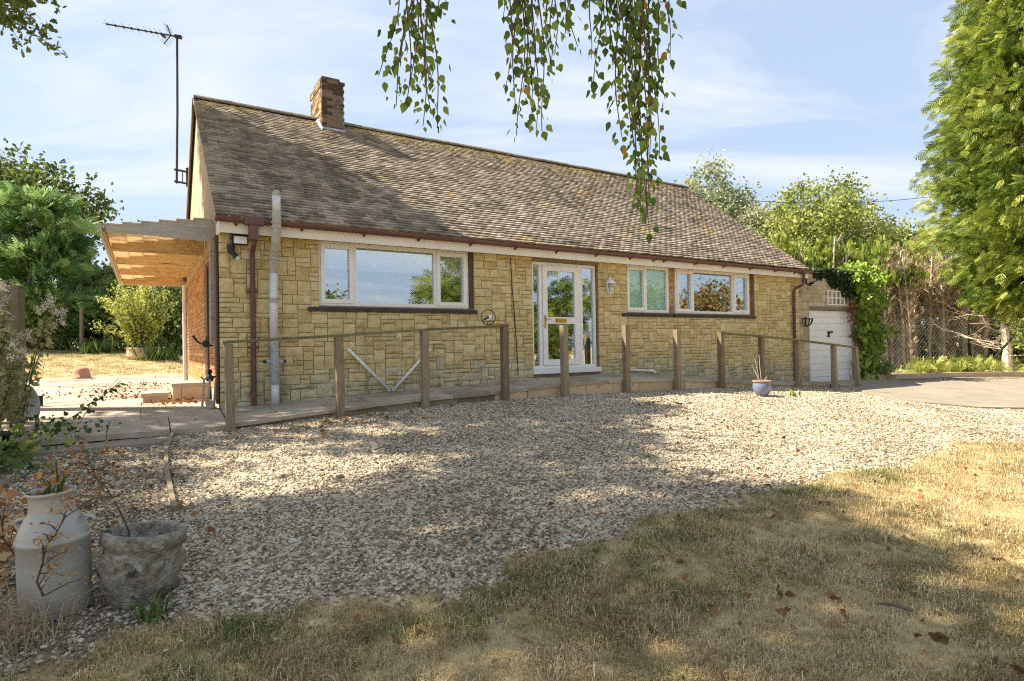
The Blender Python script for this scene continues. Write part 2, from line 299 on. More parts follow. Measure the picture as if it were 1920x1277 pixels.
def make_ground():
    xs = np.unique(np.concatenate([np.linspace(-320, -40, 15), np.linspace(-40, -9, 45), np.arange(-9, 17, .16), np.linspace(17, 42, 50), np.linspace(42, 320, 15)]))
    ys = np.unique(np.concatenate([np.linspace(-120, -5, 15), np.arange(-5, 1.5, .5), np.arange(1.5, 13, .14), np.arange(13, 40, .45), np.linspace(40, 420, 22)]))
    gx, gy = np.meshgrid(xs, ys); z = gh(gx, gy); nx, ny = len(xs), len(ys)
    V = np.stack([gx.ravel(), gy.ravel(), z.ravel()], 1)
    i = np.arange(nx - 1)[None, :] + nx * np.arange(ny - 1)[:, None]; i = i.ravel()
    F = np.stack([i, i + 1, i + nx + 1, i + nx], 1)
    me = raw_mesh('ground', V, F)
    s, t = w2st(V[:, 0], V[:, 1])
    g = lawnmask(V[:, 0], V[:, 1]).astype(np.float32); far = (np.hypot(V[:, 0], V[:, 1]) > 26) & ~((t < 0) & (s < 0)); g[far] = 1
    soil = ((s < -.75) & (t < -1.3) & (t > -8)) | ((s > 17) & (t > -2.2) & (t < 6)) | (t > 24) & (s < 8)
    a = me.attributes.new('grass', 'FLOAT', 'POINT'); a.data.foreach_set('value', g)
    a = me.attributes.new('earth', 'FLOAT', 'POINT'); a.data.foreach_set('value', soil.astype(np.float32))
    m = bpy.data.materials.new('ground'); m.use_nodes = True; n = m.node_tree; N = n.nodes; L = n.links; p = N['Principled BSDF']; p.inputs['Roughness'].default_value = .95; p.inputs['Specular IOR Level'].default_value = .15
    co = N.new('ShaderNodeTexCoord')
    def ramp(scale, cols, det=6, vor=False):
        if vor:
            q = N.new('ShaderNodeTexVoronoi'); q.inputs['Scale'].default_value = scale; o_ = q.outputs['Color']
        else:
            q = N.new('ShaderNodeTexNoise'); q.inputs['Scale'].default_value = scale; q.inputs['Detail'].default_value = det; o_ = q.outputs[0]
        L.new(co.outputs['Object'], q.inputs['Vector']); r = N.new('ShaderNodeValToRGB'); L.new(o_, r.inputs[0])
        e = r.color_ramp.elements; e[0].position = .3; e[1].position = .7; e[0].color = (*cols[0], 1); e[1].color = (*cols[-1], 1)
        if len(cols) > 2: e.new(.5).color = (*cols[1], 1)
        return r.outputs[0]
    def mix(f, a_, b_):
        q = N.new('ShaderNodeMix'); q.data_type = 'RGBA'
        if isinstance(f, float): q.inputs[0].default_value = f
        else: L.new(f, q.inputs[0])
        L.new(a_, q.inputs[6]); L.new(b_, q.inputs[7]); return q.outputs[2]
    gravel = ramp(34, [(.20, .155, .095), (.40, .325, .22), (.54, .45, .32)], vor=True)
    grass = mix(.6, ramp(1.2, [(.30, .23, .10), (.46, .36, .18), (.56, .46, .26)]), ramp(55, [(.26, .20, .08), (.56, .44, .23)]))
    earth = ramp(5, [(.10, .075, .045), (.20, .155, .10), (.31, .25, .17)], 9)
    a1 = N.new('ShaderNodeAttribute'); a1.attribute_name = 'grass'; a2 = N.new('ShaderNodeAttribute'); a2.attribute_name = 'earth'
    L.new(mix(a1.outputs['Fac'], mix(a2.outputs['Fac'], gravel, earth), grass), p.inputs['Base Color'])
    bn = N.new('ShaderNodeTexNoise'); bn.inputs['Scale'].default_value = 45; bn.inputs['Detail'].default_value = 5; L.new(co.outputs['Object'], bn.inputs['Vector'])
    bp = N.new('ShaderNodeBump'); bp.inputs['Strength'].default_value = .7; bp.inputs['Distance'].default_value = .02; L.new(bn.outputs[0], bp.inputs['Height']); L.new(bp.outputs[0], p.inputs['Normal'])
    o = link('ground', me, m, smooth=True); T(o, 'pale sloping ground under the gravel, dry lawn and beds', kind='structure')
make_ground()
def drive():
    mb = MB(); n = len(DRIVE); c = np.mean(DRIVE, 0)
    # fan of rings so that the sheet follows the ground
    rings = 8; b = []
    for r in range(rings + 1):
        for (x, y) in DRIVE:
            k = r / rings; px, py = c[0] + (x - c[0]) * k, c[1] + (y - c[1]) * k; mb.v.append((px, py, ghf(px, py) + .03))
    for r in range(rings):
        for i in range(n):
            j = (i + 1) % n; q = (r * n + i, r * n + j, (r + 1) * n + j, (r + 1) * n + i); mb.f.append(q[::-1]); mb.t.append(.5)
    for i in range(n):
        x, y = DRIVE[i]; mb.v.append((x, y, ghf(x, y) - .1))
    k = rings * n; m_ = (rings + 1) * n
    for i in range(n):
        j = (i + 1) % n; mb.f.append((k + i, k + j, m_ + j, m_ + i)[::-1]); mb.t.append(.5)
    T(mb.build('driveway', M['concrete']), 'pale concrete driveway in front of the white garage door', kind='structure')
drive()

# ------------------------------------------------------------------ bungalow (local x along the front, y into the house, z world height)
HL, HD, RT = 13.6, 7.42, 3.71                  # length, depth, ridge position
house = hroot('bungalow', 0, 0, 0, label='stone fronted bungalow with brown tiled roof and brick chimney', cat='house')
PZ = ([-.2, 0, .8, 1.79, 2.59, 3.83, 4.45, 4.97, 6.33, 7.62, 8.86, 9.81, 11.47, 13.1, 14.2], [.60, .60, .66, .73, .77, .79, .83, .855, .865, .82, .75, .67, .56, .46, .42])   # ramp edge
WZ = ([-.2, 0, .67, 1.69, 2.55, 4.45, 5.25, 6.79, 7.94, 9.56, 11.5, 13.1, 14.2], [.72, .72, .72, .77, .80, .86, .90, .90, .87, .76, .61, .50, .44])        # ramp at the wall
pedge = lambda s: float(np.interp(s, *PZ)); pwall = lambda s: float(np.interp(s, *WZ))
OPEN = [(1.368, 4.02, 2.16, 3.16), (7.615, 11.75, 2.16, 3.16), (5.255, 6.825, .96, 3.085)]
def walls():
    mb = MB()
    xs = sorted({0.02, HL - .02} | {v for o in OPEN for v in o[:2]}); zs = sorted({.1, 3.2} | {v for o in OPEN for v in o[2:]})
    for i in range(len(xs) - 1):
        for j in range(len(zs) - 1):
            a, b, c, d = xs[i], xs[i + 1], zs[j], zs[j + 1]
            if any(o[0] - .001 <= a and b <= o[1] + .001 and o[2] - .001 <= c and d <= o[3] + .001 for o in OPEN): continue
            mb.box(a, 0, c, b, .24, d)
    mb.build('front_wall', M['mortar'], house)
    def gable(x0, x1, name, m, zb=.1):
        q = [(.24, zb), (HD, zb), (HD, 3.42), (RT, 6.24), (.24, 3.58)]
        n = len(q); mb = MB(); mb.add([(x0, y, z) for y, z in q] + [(x1, y, z) for y, z in q], [tuple(range(n)), tuple(range(2 * n - 1, n - 1, -1))] + [(i, i + n, (i + 1) % n + n, (i + 1) % n) for i in range(n)])
        return mb.build(name, m, house)
    gable(.0, .22, 'gable_wall', M['render'], 3.19); gable(HL - .22, HL, 'gable_wall', M['render'])
    mb = MB()                                  # lower left wall: mortar behind the bricks, with door and window openings
    ys = [.241, .80, 1.30, 1.45, 2.30, HD]; zs = [.1, 1.0, 1.68, 3.0, 3.189]
    for i in range(len(ys) - 1):
        for j in range(4):
            if (i == 1 and j == 2) or (i == 3 and j in (1, 2)): continue
            mb.box(.012, ys[i], zs[j], .22, ys[i + 1], zs[j + 1])
    mb.build('side_wall', M['lime'], house)
    MB().box(.23, HD - .24, .1, HL - .23, HD, 3.4).build('back_wall', M['render'], house)
walls()
def stones():
    ds, dz = .024, .0700; z0 = .42; ns, nz = int(HL / ds), int((3.17 - z0) / dz)
    full = np.zeros((nz, ns), bool)
    for o in OPEN:
        a, b = int(round((o[0] - .004) / ds)), int(round((o[1] + .004) / ds)); c, d = int(math.floor((o[2] - .09 - z0) / dz + .5)), int(math.ceil((o[3] - z0) / dz))
        if o[2] < 1.5: c = int((o[2] - z0) / dz)
        full[max(c, 0):d, a:b] = True
    full[:, :1] = False
    out = []
    r2 = random.Random(5)
    for r in range(nz):
        s = 0
        while s < ns:
            if full[r, s]: s += 1; continue
            e = s
            while e < ns and not full[r, e]: e += 1
            run = e - s
            h = r2.choices((1, 2, 3), (.40, .42, .18))[0]
            wmn, wmx = {1: (6, 14), 2: (6, 13), 3: (6, 10)}[h]
            w = r2.randint(wmn, wmx)
            if run - w < 5: w = run if run <= wmx + 3 else run // 2
            w = min(w, run); h = min(h, nz - r)
            while h > 1 and full[r:r + h, s:s + w].any(): h -= 1
            full[r:r + h, s:s + w] = True
            out.append((s * ds, (s + w) * ds, z0 + r * dz, z0 + (r + h) * dz)); s += w
    out = [q for q in out if q[3] > pwall((q[0] + q[1]) / 2) + .01]
    return out
def stone_geo(mb, x0, x1, z0, z1, tint):
    g = .0048; x0 += g; x1 -= g; z0 += g; z1 -= g; n, m = 4, 3; b = len(mb.v); top = random.uniform(.012, .030); tilt = random.uniform(-.006, .006); tz = random.uniform(-.008, .010)
    for j in range(m + 1):
        for i in range(n + 1):
            u, v = i / n, j / m; ed = (i in (0, n)) or (j in (0, m))
            y = -(top * random.uniform(.65, 1.2) + tilt * (u - .5) * 2 + tz * (v - .5) * 2)
            if ed: y = -random.uniform(.004, .013)
            if not ed: u += random.uniform(-.07, .07); v += random.uniform(-.08, .08)
            if 0 < i < n: u += random.uniform(-.03, .03)
            mb.v.append((x0 + (x1 - x0) * u, y, z0 + (z1 - z0) * v))
    for j in range(m):
        for i in range(n):
            a = b + j * (n + 1) + i; mb.f.append((a, a + 1, a + n + 2, a + n + 1)); mb.t.append(tint)
    ring = [b + i for i in range(n + 1)] + [b + (n + 1) * j + n for j in range(1, m + 1)] + [b + (n + 1) * m + i for i in range(n - 1, -1, -1)] + [b + (n + 1) * j for j in range(m - 1, 0, -1)]
    k = len(mb.v); mb.v += [(mb.v[i][0], .004, mb.v[i][2]) for i in ring]
    for i in range(len(ring)):
        j = (i + 1) % len(ring); mb.f.append((ring[j], ring[i], k + i, k + j)); mb.t.append(tint)
ST = stones()
def stone_objs():
    cam_st = w2st(0, 0)
    def size(q):
        sx = (q[0] + q[1]) / 2; d = math.hypot(sx - cam_st[0], cam_st[1]); low = max(q[2], pwall(sx)); return (q[1] - q[0]) * max(0, q[3] - low) / d ** 2
    order = sorted(ST, key=size, reverse=True); rest = {True: MB(), False: MB()}
    for i, q in enumerate(order):
        t = min(1, max(0, random.gauss(.5, .24))); lowq = (q[2] + q[3]) / 2 < pwall((q[0] + q[1]) / 2) + random.uniform(.15, .55)
        if i < 300:
            mb = MB(); stone_geo(mb, *q, t); mb.build('stone', M['stone_low' if lowq else 'stone'], house)
        else: stone_geo(rest[lowq], *q, t)
    for k, mb in rest.items():
        if mb.f: T(mb.build('stonework', M['stone_low' if k else 'stone'], house), kind='stuff')
stone_objs()
def gable_bricks():
    mb = MB(); r3 = random.Random(3)
    bz = .075
    for r in range(int((3.18 - .93) / bz)):
        z = .93 + r * bz; y = .26 - (.1125 if r % 2 else 0)
        while y < HD - .01:
            y0, y1 = max(y + .005, .26), min(y + .215, HD - .002)
            for (a, b, c, d) in ((.78, 1.32, 1.66, 3.02), (1.43, 2.32, .2, 3.02)):
                if z + bz > c and z < d:
                    if y0 < a < y1: y1 = a
                    elif y0 < b < y1: y0 = b
                    elif y0 >= a and y1 <= b: y1 = y0
            if y1 - y0 > .03: mb.box(-.001, y0, z + .005, .02, y1, z + bz - .005, r3.random(), .0008)
            y += .225
    T(mb.build('brickwork', M['brick'], house), kind='stuff')
    MB().box(-.012, 2.35, .5, .013, HD - .01, .925).build('plinth', M['render'], house)
    # reveals beside the windows
    for (a, b) in ((8.905, 9.075), (11.665, 11.75)):
        p = MB().box(a, .10, 2.06, b, .235, 3.165).build('brick_pier', M['lime'], house)
        for r in range(13):
            z = 2.165 + r * .0755; off = 0 if r % 2 else .5
            cuts = [a, a + (b - a) * (.62 if r % 2 else .4), b] if b - a > .1 else [a, b]
            for i in range(len(cuts) - 1):
                MB().box(cuts[i] + .004, .088, z + .005, cuts[i + 1] - .004, .12, z + .070, r3.random(), .001).build('brick', M['brick'], p)
gable_bricks()

# --- roof
TE, ZE, TR_, ZR = -.28, 3.335, RT, 6.375
SLP = math.atan2(ZR - ZE, TR_ - TE); CA, SA = math.cos(SLP), math.sin(SLP); RL = math.hypot(TR_ - TE, ZR - ZE)
def rp(s, d, h): return (s, TE + d * CA - h * SA, ZE + d * SA + h * CA)
def roof_parts():
    deck = MB()
    deck.hexa([rp(-.03, .06, -.09), rp(HL - .01, .06, -.09), rp(HL - .01, RL, -.09), rp(-.03, RL, -.09), rp(-.03, .06, -.004), rp(HL - .01, .06, -.004), rp(HL - .01, RL, -.004), rp(-.03, RL, -.004)])
    yb = 2 * TR_ - TE
    deck.add([(-.03, TR_ + .002, ZR - .1), (HL, TR_ + .002, ZR - .1), (HL, yb, ZE - .1), (-.03, yb, ZE - .1), (-.03, TR_ + .002, ZR), (HL, TR_ + .002, ZR), (HL, yb, ZE), (-.03, yb, ZE)], [(0, 1, 2, 3), (7, 6, 5, 4), (0, 3, 7, 4), (1, 5, 6, 2), (3, 2, 6, 7), (0, 4, 5, 1)])
    roof = deck.build('roof', M['deck'], house)
    g, w = .0985, .168; rows = int((RL - .03) / g); big = []; rr = random.Random(9)
    for r in range(rows):
        d = r * g; x = -.055 - (w / 2 if r % 2 else 0); row_t = rr.gauss(0, .06)
        while x < HL - .02:
            x0, x1 = max(x + .002, -.055), min(x + w - .002, HL + .03)
            if x1 - x0 > .03: big.append((x0, x1, d, rr.uniform(.027, .038), rr.gauss(0, .003), min(1, max(0, .5 + row_t + rr.gauss(0, .20))), rr.gauss(0, .0022)))
            x += w
    cs, ctt = w2st(0, 0)
    def dist(q):
        p = rp((q[0] + q[1]) / 2, q[2], 0); return (p[0] - cs) ** 2 + (p[1] - ctt) ** 2 + (p[2] - 1.5) ** 2
    def geo(mb, q):
        x0, x1, d, h, sk, t, tw = q; d0 = d + sk; d1 = d + .15; xm = (x0 + x1) / 2; cmb = .006
        p = [rp(x0, d0, .001), rp(xm, d0, .003), rp(x1, d0, .001), rp(x0, d0, h + tw), rp(xm, d0, h + cmb), rp(x1, d0, h - tw), rp(x0, d1, .003), rp(xm, d1, .005), rp(x1, d1, .003)]
        mb.add(p, [(3, 4, 7, 6), (4, 5, 8, 7), (0, 1, 4, 3), (1, 2, 5, 4), (0, 3, 6), (2, 8, 5)], t)
    big.sort(key=dist); rest = MB()
    for i, q in enumerate(big):
        if i < 300:
            mb = MB(); geo(mb, q); mb.build('roof_tile', M['tile'], roof)
        else: geo(rest, q)
    T(rest.build('roof_tiles', M['tile'], roof), kind='stuff')
    # ridge tiles
    x = -.05; k = 0
    while x < HL:
        x1 = min(x + .448, HL + .03); mb = MB(); dz = rr.uniform(-.006, .006); n = 8
        for xx, e in ((x + .004, 0), (x1 - .004, 0)):
            for i in range(n + 1):
                a = math.pi * (.08 + .84 * i / n); mb.v.append((xx, TR_ + .125 * math.cos(a), ZR - .055 + .125 * math.sin(a) + dz))
        for i in range(n): mb.f.append((i, i + 1, n + 1 + i + 1, n + 1 + i)); mb.t.append(.5)
        mb.v += [(x + .004, TR_, ZR - .06), (x1 - .004, TR_, ZR - .06)]
        c0 = 2 * (n + 1)
        for i in range(n): mb.f += [(c0, i + 1, i), (c0 + 1, n + 1 + i, n + 2 + i)]; mb.t += [.5, .5]
        mb.build('ridge_tile', M['ridge'], roof); x = x1
    # pale mortar verge and brown bargeboards
    MB().hexa([rp(-.06, 0, -.03), rp(-.005, 0, -.03), rp(-.005, RL, -.03), rp(-.06, RL, -.03), rp(-.06, 0, -.001), rp(-.005, 0, -.001), rp(-.005, RL, -.001), rp(-.06, RL, -.001)]).build('verge', M['lime'], roof)
    b = MB()
    b.hexa([(-.07, TR_, ZR - .24), (-.04, TR_, ZR - .24), (-.04, yb, ZE - .22), (-.07, yb, ZE - .22), (-.07, TR_, ZR + .0), (-.04, TR_, ZR + .0), (-.04, yb, ZE + .0), (-.07, yb, ZE + .0)])
    b.build('bargeboard', M['darkwood'], roof)
    # moss
    mb = MB(); ico = [(0, 0, 1), (.9, 0, .3), (.28, .85, .3), (-.73, .53, .3), (-.73, -.53, .3), (.28, -.85, .3)]
    def lump(s, d, r, hz):
        a = rr.uniform(0, 6.28); c, sn = math.cos(a), math.sin(a); b0 = len(mb.v)
        for (x, y, z) in ico:
            k = rr.uniform(.7, 1.25); mb.v.append(rp(s + (x * c - y * sn) * r * k, d + (x * sn + y * c) * r * .7 * k, hz + z * r * .42 * k))
        for i in range(5): mb.f.append((b0, b0 + 1 + i, b0 + 1 + (i + 1) % 5)); mb.t.append(rr.random())
    for i in range(5200):
        s = rr.uniform(0, HL); dd = min(abs(rr.gauss(0, .28)), 1.3)
        if 2.2 < s < 2.9 and dd < .8: continue
        if snoise(np.array(s), np.array(dd * 3), .8, 6) < -.2 - .6 * dd: continue
        d = RL - .08 - dd; lump(s, d, rr.uniform(.012, .038), .02)
    for i in range(800):
        s = rr.uniform(0, HL); d = rr.uniform(.0, RL - .1)
        if snoise(np.array(s), np.array(d), .9, 3) < .7: continue
        lump(s, d, rr.uniform(.01, .032), .016)
    for i in range(420): lump(rr.uniform(0, HL), rr.uniform(-.01, .03), rr.uniform(.012, .028), .012)
    T(mb.build('moss', M['moss'], roof), kind='stuff')
roof_parts()
def chimney():
    s0, s1, t0, t1, zt = 2.285, 2.755, 3.30, 4.27, 7.10
    c = MB().box(s0 + .012, t0 + .012, 5.6, s1 - .012, t1 - .012, zt - .02).build('chimney', M['lime'], house)
    rc = random.Random(2); z = 5.93; k = 0
    while z < zt - .01:
        off = (k % 2) * .1125; y = s0 - off
        zz0, zz1 = z + .005, z + .070
        corb = .012 if z > zt - .16 else 0
        while y < s1:                          # front
            a, b = max(y + .004, s0 - corb), min(y + .218, s1 + corb)
            if b - a > .03: MB().box(a, t0 - corb, zz0, b, t0 + .05, zz1, rc.random(), .0025).build('brick', M['brick_grey'], c)
            y += .225
        y = t0 + .102 - (.1125 - off)
        while y < t1:                          # left flank
            a, b = max(y + .004, t0 + .056), min(y + .218, t1)
            if b - a > .03: MB().box(s0 - corb, a, zz0, s0 + .05, b, zz1, .25 + .7 * rc.random(), .0025).build('brick', M['brick'] if rc.random() < .25 else M['brick_grey'], c)
            y += .225
        z += .075; k += 1
    MB().box(s0 + .0, t0 + .005, zt, s1 - .09, t1 - .3, zt + .085).build('flaunching', M['brick_grey'], c)
    f = MB()                                   # lead apron and flank flashing
    def dline(t): return (t - TE) / CA
    f.hexa([rp(s0 - .06, dline(t0) - .16, .02), rp(s1 + .07, dline(t0) - .16, .02), (s1 + .03, t0 - .012, 5.98), (s0 - .012, t0 - .012, 5.98), rp(s0 - .06, dline(t0) - .16, .028), rp(s1 + .07, dline(t0) - .16, .028), (s1 + .03, t0 - .016, 6.00), (s0 - .012, t0 - .016, 6.00)])
    f.box(s0 - .016, t0 - .018, 5.93, s1 + .012, t0 - .004, 6.12)
    f.hexa([(s0 - .09, t0 - .1, 5.97), (s0 - .012, t0 - .1, 5.97), (s0 - .012, RT - .1, 6.32), (s0 - .09, RT - .1, 6.31), (s0 - .08, t0 - .1, 5.985), (s0 - .01, t0 - .1, 6.06), (s0 - .01, RT - .1, 6.39), (s0 - .08, RT - .1, 6.325)])
    f.build('flashing', M['lead'], c)
chimney()
def eaves():
    MB().box(-.0, -.225, 3.118, HL + .06, -.2, 3.29).build('fascia', M['fascia'], house)
    MB().box(.001, -.199, 3.172, HL + .04, .24, 3.19).build('soffit', M['fascia'], house)
    MB().box(-.005, -.2, 3.12, .02, .23, 3.3).build('fascia_end', M['fascia'], house)
    MB().box(6.2, -.228, 3.116, 6.23, -.2, 3.292).build('fascia_joint', M['white'], house)
    g = MB(); n = 8; x0, x1 = -.06, HL + .12
    def gz(x): return 3.325 - .024 * (x / HL)
    for x in (x0, x1):
        for i in range(n + 1):
            a = math.pi + math.pi * i / n; g.v.append((x, -.292 + .056 * math.cos(a), gz(x) + .074 * math.sin(a)))
        for i in range(n + 1):
            a = math.pi + math.pi * i / n; g.v.append((x, -.292 + .05 * math.cos(a), gz(x) + .068 * math.sin(a)))
    m = 2 * (n + 1)
    for i in range(n):
        g.f += [(i, i + 1, m + i + 1, m + i), (n + 1 + i + 1, n + 1 + i, m + n + 1 + i, m + n + 2 + i), (i + 1, i, n + 1 + i, n + 2 + i), (m + i, m + i + 1, m + n + 2 + i, m + n + 1 + i)]; g.t += [.5] * 4
    g.f += [(0, m, m + n + 1, n + 1), (n, n + 1 + n, m + n + 1 + n, m + n)]; g.t += [.5] * 2
    gut = g.build('gutter', M['brown'], house)
    for x in [.2, 1.08, 2.0, 2.9, 3.85, 4.75, 5.65, 6.6, 7.5, 8.15, 8.45, 9.4, 10.35, 11.3, 12.25, 13.05]:
        b = MB(); b.tube([(x + dx, -.292 + .06 * math.cos(math.pi + math.pi * i / 6), gz(x) + .079 * math.sin(math.pi + math.pi * i / 6)) for dx in (0,) for i in range(7)], .012, 5); b.box(x - .016, -.245, gz(x) - .105, x + .016, -.224, gz(x) - .02); b.build('gutter_bracket', M['brown'], gut)
    # left downpipe, square shoe at the outlet
    d = MB(); d.box(.30, -.36, 3.24, .545, -.225, 3.345); d.box(.355, -.345, 3.03, .475, -.232, 3.25)
    d.tube([(.43, -.285, 3.1), (.43, -.24, 2.99), (.43, -.085, 2.90), (.43, -.07, 2.8), (.43, -.07, .70)], .036, 10)
    dp = d.build('downpipe', M['brown'], house)
    for z in (2.32, 1.52): MB().tube([(.43, -.07, z), (.43, -.07, z + .04)], .044, 10).box(.36, -.06, z + .005, .50, -.004, z + .035).build('pipe_clip', M['brown'], dp)
    d = MB(); d.box(13.22, -.355, 3.215, 13.47, -.228, 3.325); d.tube([(13.37, -.285, 3.25), (13.37, -.285, 3.02), (13.36, -.25, 2.93), (13.29, -.09, 2.86), (13.27, -.07, 2.78), (13.27, -.07, .40)], .036, 10)
    dp = d.build('downpipe', M['brown'], house)
    for z in (2.28, 1.2): MB().tube([(13.27, -.07, z), (13.27, -.07, z + .04)], .044, 10).build('pipe_clip', M['brown'], dp)
    # tall soil pipe in front of the gutter
    x, y = .70, -.42
    sp = MB().tube([(x, y + .27, .70), (x, y + .27, 1.02)], .056, 16).tube([(x - .01, y + .27, 1.55), (x - .012, y + .22, 2.62)], .056, 16).build('soil_pipe', M['pipe'], house, True)
    q = MB().tube([(x, y + .27, 1.0), (x, y + .27, 1.55)], .062, 16)
    for z in (1.03, 1.18, 1.48): q.tube([(x, y + .27, z), (x, y + .27, z + .035)], .069, 16)
    q.tube([(x - .115, y + .27, 1.33), (x + .115, y + .27, 1.33)], .030, 12); q.build('branch_fitting', M['pipe_grey'], sp)
    MB().tube([(x - .152, y + .27, 1.33), (x - .11, y + .27, 1.33)], .022, 10).tube([(x + .11, y + .27, 1.33), (x + .15, y + .27, 1.33)], .022, 10).build('end_cap', M['black'], sp)
    o = MB().tube([(x - .012, y + .22, 2.60), (x - .012, y + .20, 2.82), (x - .005, y + .06, 3.02), (x, y + .0, 3.2), (x, y, 3.44)], .060, 16)
    for z, yy in ((2.78, y + .2), (3.26, y), (3.19, y)): o.tube([(x - .008, yy, z), (x - .006, yy, z + .03)], .070, 16)
    o.build('swan_neck', M['pipe_old'], sp)
    MB().tube([(x, y, 3.42), (x, y, 3.66)], .055, 16).build('vent_stack', M['pipe'], sp, True)
    MB().tube([(x, y, 3.65), (x, y, 3.70), (x, y, 3.73)], [.057, .057, .03], 12).build('vent_cap', M['pipe_old'], sp)
    MB().tube([(x - .012, y + .225, 2.18), (x - .012, y + .225, 2.24)], .063, 16).build('collar', M['pipe_old'], sp)
eaves()

# --- windows and door
def frame_rect(mb, x0, x1, z0, z1, w, y0, y1):
    mb.box(x0, y0, z0, x0 + w, y1, z1); mb.box(x1 - w, y0, z0, x1, y1, z1); mb.box(x0 + w, y0, z0, x1 - w, y1, z0 + w); mb.box(x0 + w, y0, z1 - w, x1 - w, y1, z1)
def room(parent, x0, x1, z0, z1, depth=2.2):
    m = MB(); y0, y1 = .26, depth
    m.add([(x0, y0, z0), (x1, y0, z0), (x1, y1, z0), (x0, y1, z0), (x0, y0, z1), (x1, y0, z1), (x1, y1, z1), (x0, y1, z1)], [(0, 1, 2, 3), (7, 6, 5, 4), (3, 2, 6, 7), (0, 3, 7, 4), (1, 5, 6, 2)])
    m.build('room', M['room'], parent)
def window(x0, x1, casements, mull, label, blind=None, frost=False):
    z0, z1 = 2.165, 3.158; w = empty('window', (0, 0, 0)); w.parent = house; w['label'] = label
    f = MB(); frame_rect(f, x0, x1, z0, z1, .058, .055, .125)
    for m_ in mull: f.box(m_ - .034, .056, z0 + .058, m_ + .034, .124, z1 - .058)
    f.build('frame', M['white'], w)
    edges = [x0 + .058] + [v for m_ in mull for v in (m_ - .034, m_ + .034)] + [x1 - .058]
    for i in range(0, len(edges), 2):
        a, b, c, d = edges[i], edges[i + 1], z0 + .058, z1 - .058
        if (i // 2) in casements:
            s = MB(); frame_rect(s, a - .018, b + .018, c - .018, d + .018, .062, .036, .0545); frame_rect(s, a + .001, b - .001, c + .001, d - .001, .043, .0545, .11); s.build('casement', M['white'], w); a += .044; b -= .044; c += .044; d -= .044
        MB().box(a, .092, c, b, .098, d).build('pane', M['frostglass' if frost else 'glass'], w)
    # dark tile sill and its sub course
    n = max(3, int((x1 - x0) / .22)); sl = MB().box(x0 - .17, -.035, z0 - .098, x1 + .13, .19, z0 - .03).build('sill', M['sill'], w)
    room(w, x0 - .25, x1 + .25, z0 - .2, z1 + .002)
    if blind: MB().box(x0 + .06, .128, blind, x1 - .06, .133, z1 - .02).build('blind', M['frost' if frost else 'curtain'], w)
    return w
w1 = window(1.372, 3.952, (0, 2), (1.93, 3.33), 'long three light window at the left of the front', blind=2.74)
w2 = window(7.62, 8.885, (0,), (8.20,), 'narrow two light window with frosted blind beside the door', blind=2.19, frost=True)
w3 = window(9.098, 11.648, (0, 2), (9.66, 11.05), 'three light window between two brick piers')
MB().box(9.17, .2, 2.2, 9.42, .21, 3.1).build('curtain', M['curtain'], w3)
MB().box(3.955, .02, 2.165, 4.015, .2, 3.158).build('reveal', M['darkwood'], w1)
for x, z in ((2.86, 2.98), (3.02, 3.03)):
    q = MB(); q.tube([(x, .14, z), (x, .14, z + .14)], .002, 4); q.lathe([(0, -.02), (.016, -.012), (.018, 0), (.012, .014), (0, .02)], 8, (x, .14, z)); q.tube([(x, .14, z - .02), (x, .14, z - .16)], .002, 4); q.build('window_ornament', M['black'], w1)
def door():
    d = empty('front_door', (0, 0, 0)); d.parent = house
    x0, x1, z0, z1 = 5.262, 6.815, .985, 3.078
    f = MB(); frame_rect(f, x0, x1, z0 + .075, z1, .055, .05, .13); f.box(x0 + .055, .051, z0 + .13, x0 + .056, .129, z0 + .131)
    f.box(5.445, .051, z0 + .13, 5.515, .129, z1 - .055); f.box(6.385, .051, z0 + .13, 6.485, .129, z1 - .055)
    f.box(x0 - .03, -.045, z0 - .02, x1 + .05, .15, z0 + .074)
    f.build('door_frame', M['white'], d)
    l = MB(); a, b, c, e = 5.52, 6.38, z0 + .135, z1 - .06
    l.box(a, .03, c, a + .105, .1, e); l.box(b - .105, .03, c, b, .1, e); l.box(a + .105, .03, c, b - .105, .1, c + .11); l.box(a + .105, .03, e - .10, b - .105, .1, e); l.box(a + .105, .03, 1.91, b - .105, .1, 2.04)
    leaf = l.build('door_leaf', M['white'], d)
    for (q, r) in ((c + .11, 1.91), (2.04, e - .10)): MB().box(a + .106, .06, q, b - .106, .066, r).build('pane', M['glass'], d)
    for (q, r) in ((x0 + .056, 5.444), (6.486, x1 - .056)): MB().box(q, .085, z0 + .13, r, .091, z1 - .056).build('pane', M['glass'], d)
    MB().box(5.80, .018, 1.935, 6.06, .0295, 2.01).box(5.815, .012, 1.945, 6.045, .018, 2.0).build('letterbox', M['brass'], d)
    h = MB(); h.box(5.545, .018, 1.83, 5.58, .0295, 2.07); h.tube([(5.562, .03, 2.0), (5.562, -.03, 2.0), (5.60, -.035, 2.0), (5.655, -.035, 1.995)], .011, 8); h.build('handle', M['brass'], d)
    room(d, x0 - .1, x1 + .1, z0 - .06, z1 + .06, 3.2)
    MB().box(5.3, .005, .80, 6.78, .04, .962).build('threshold', M['stone_low'], d)
door()
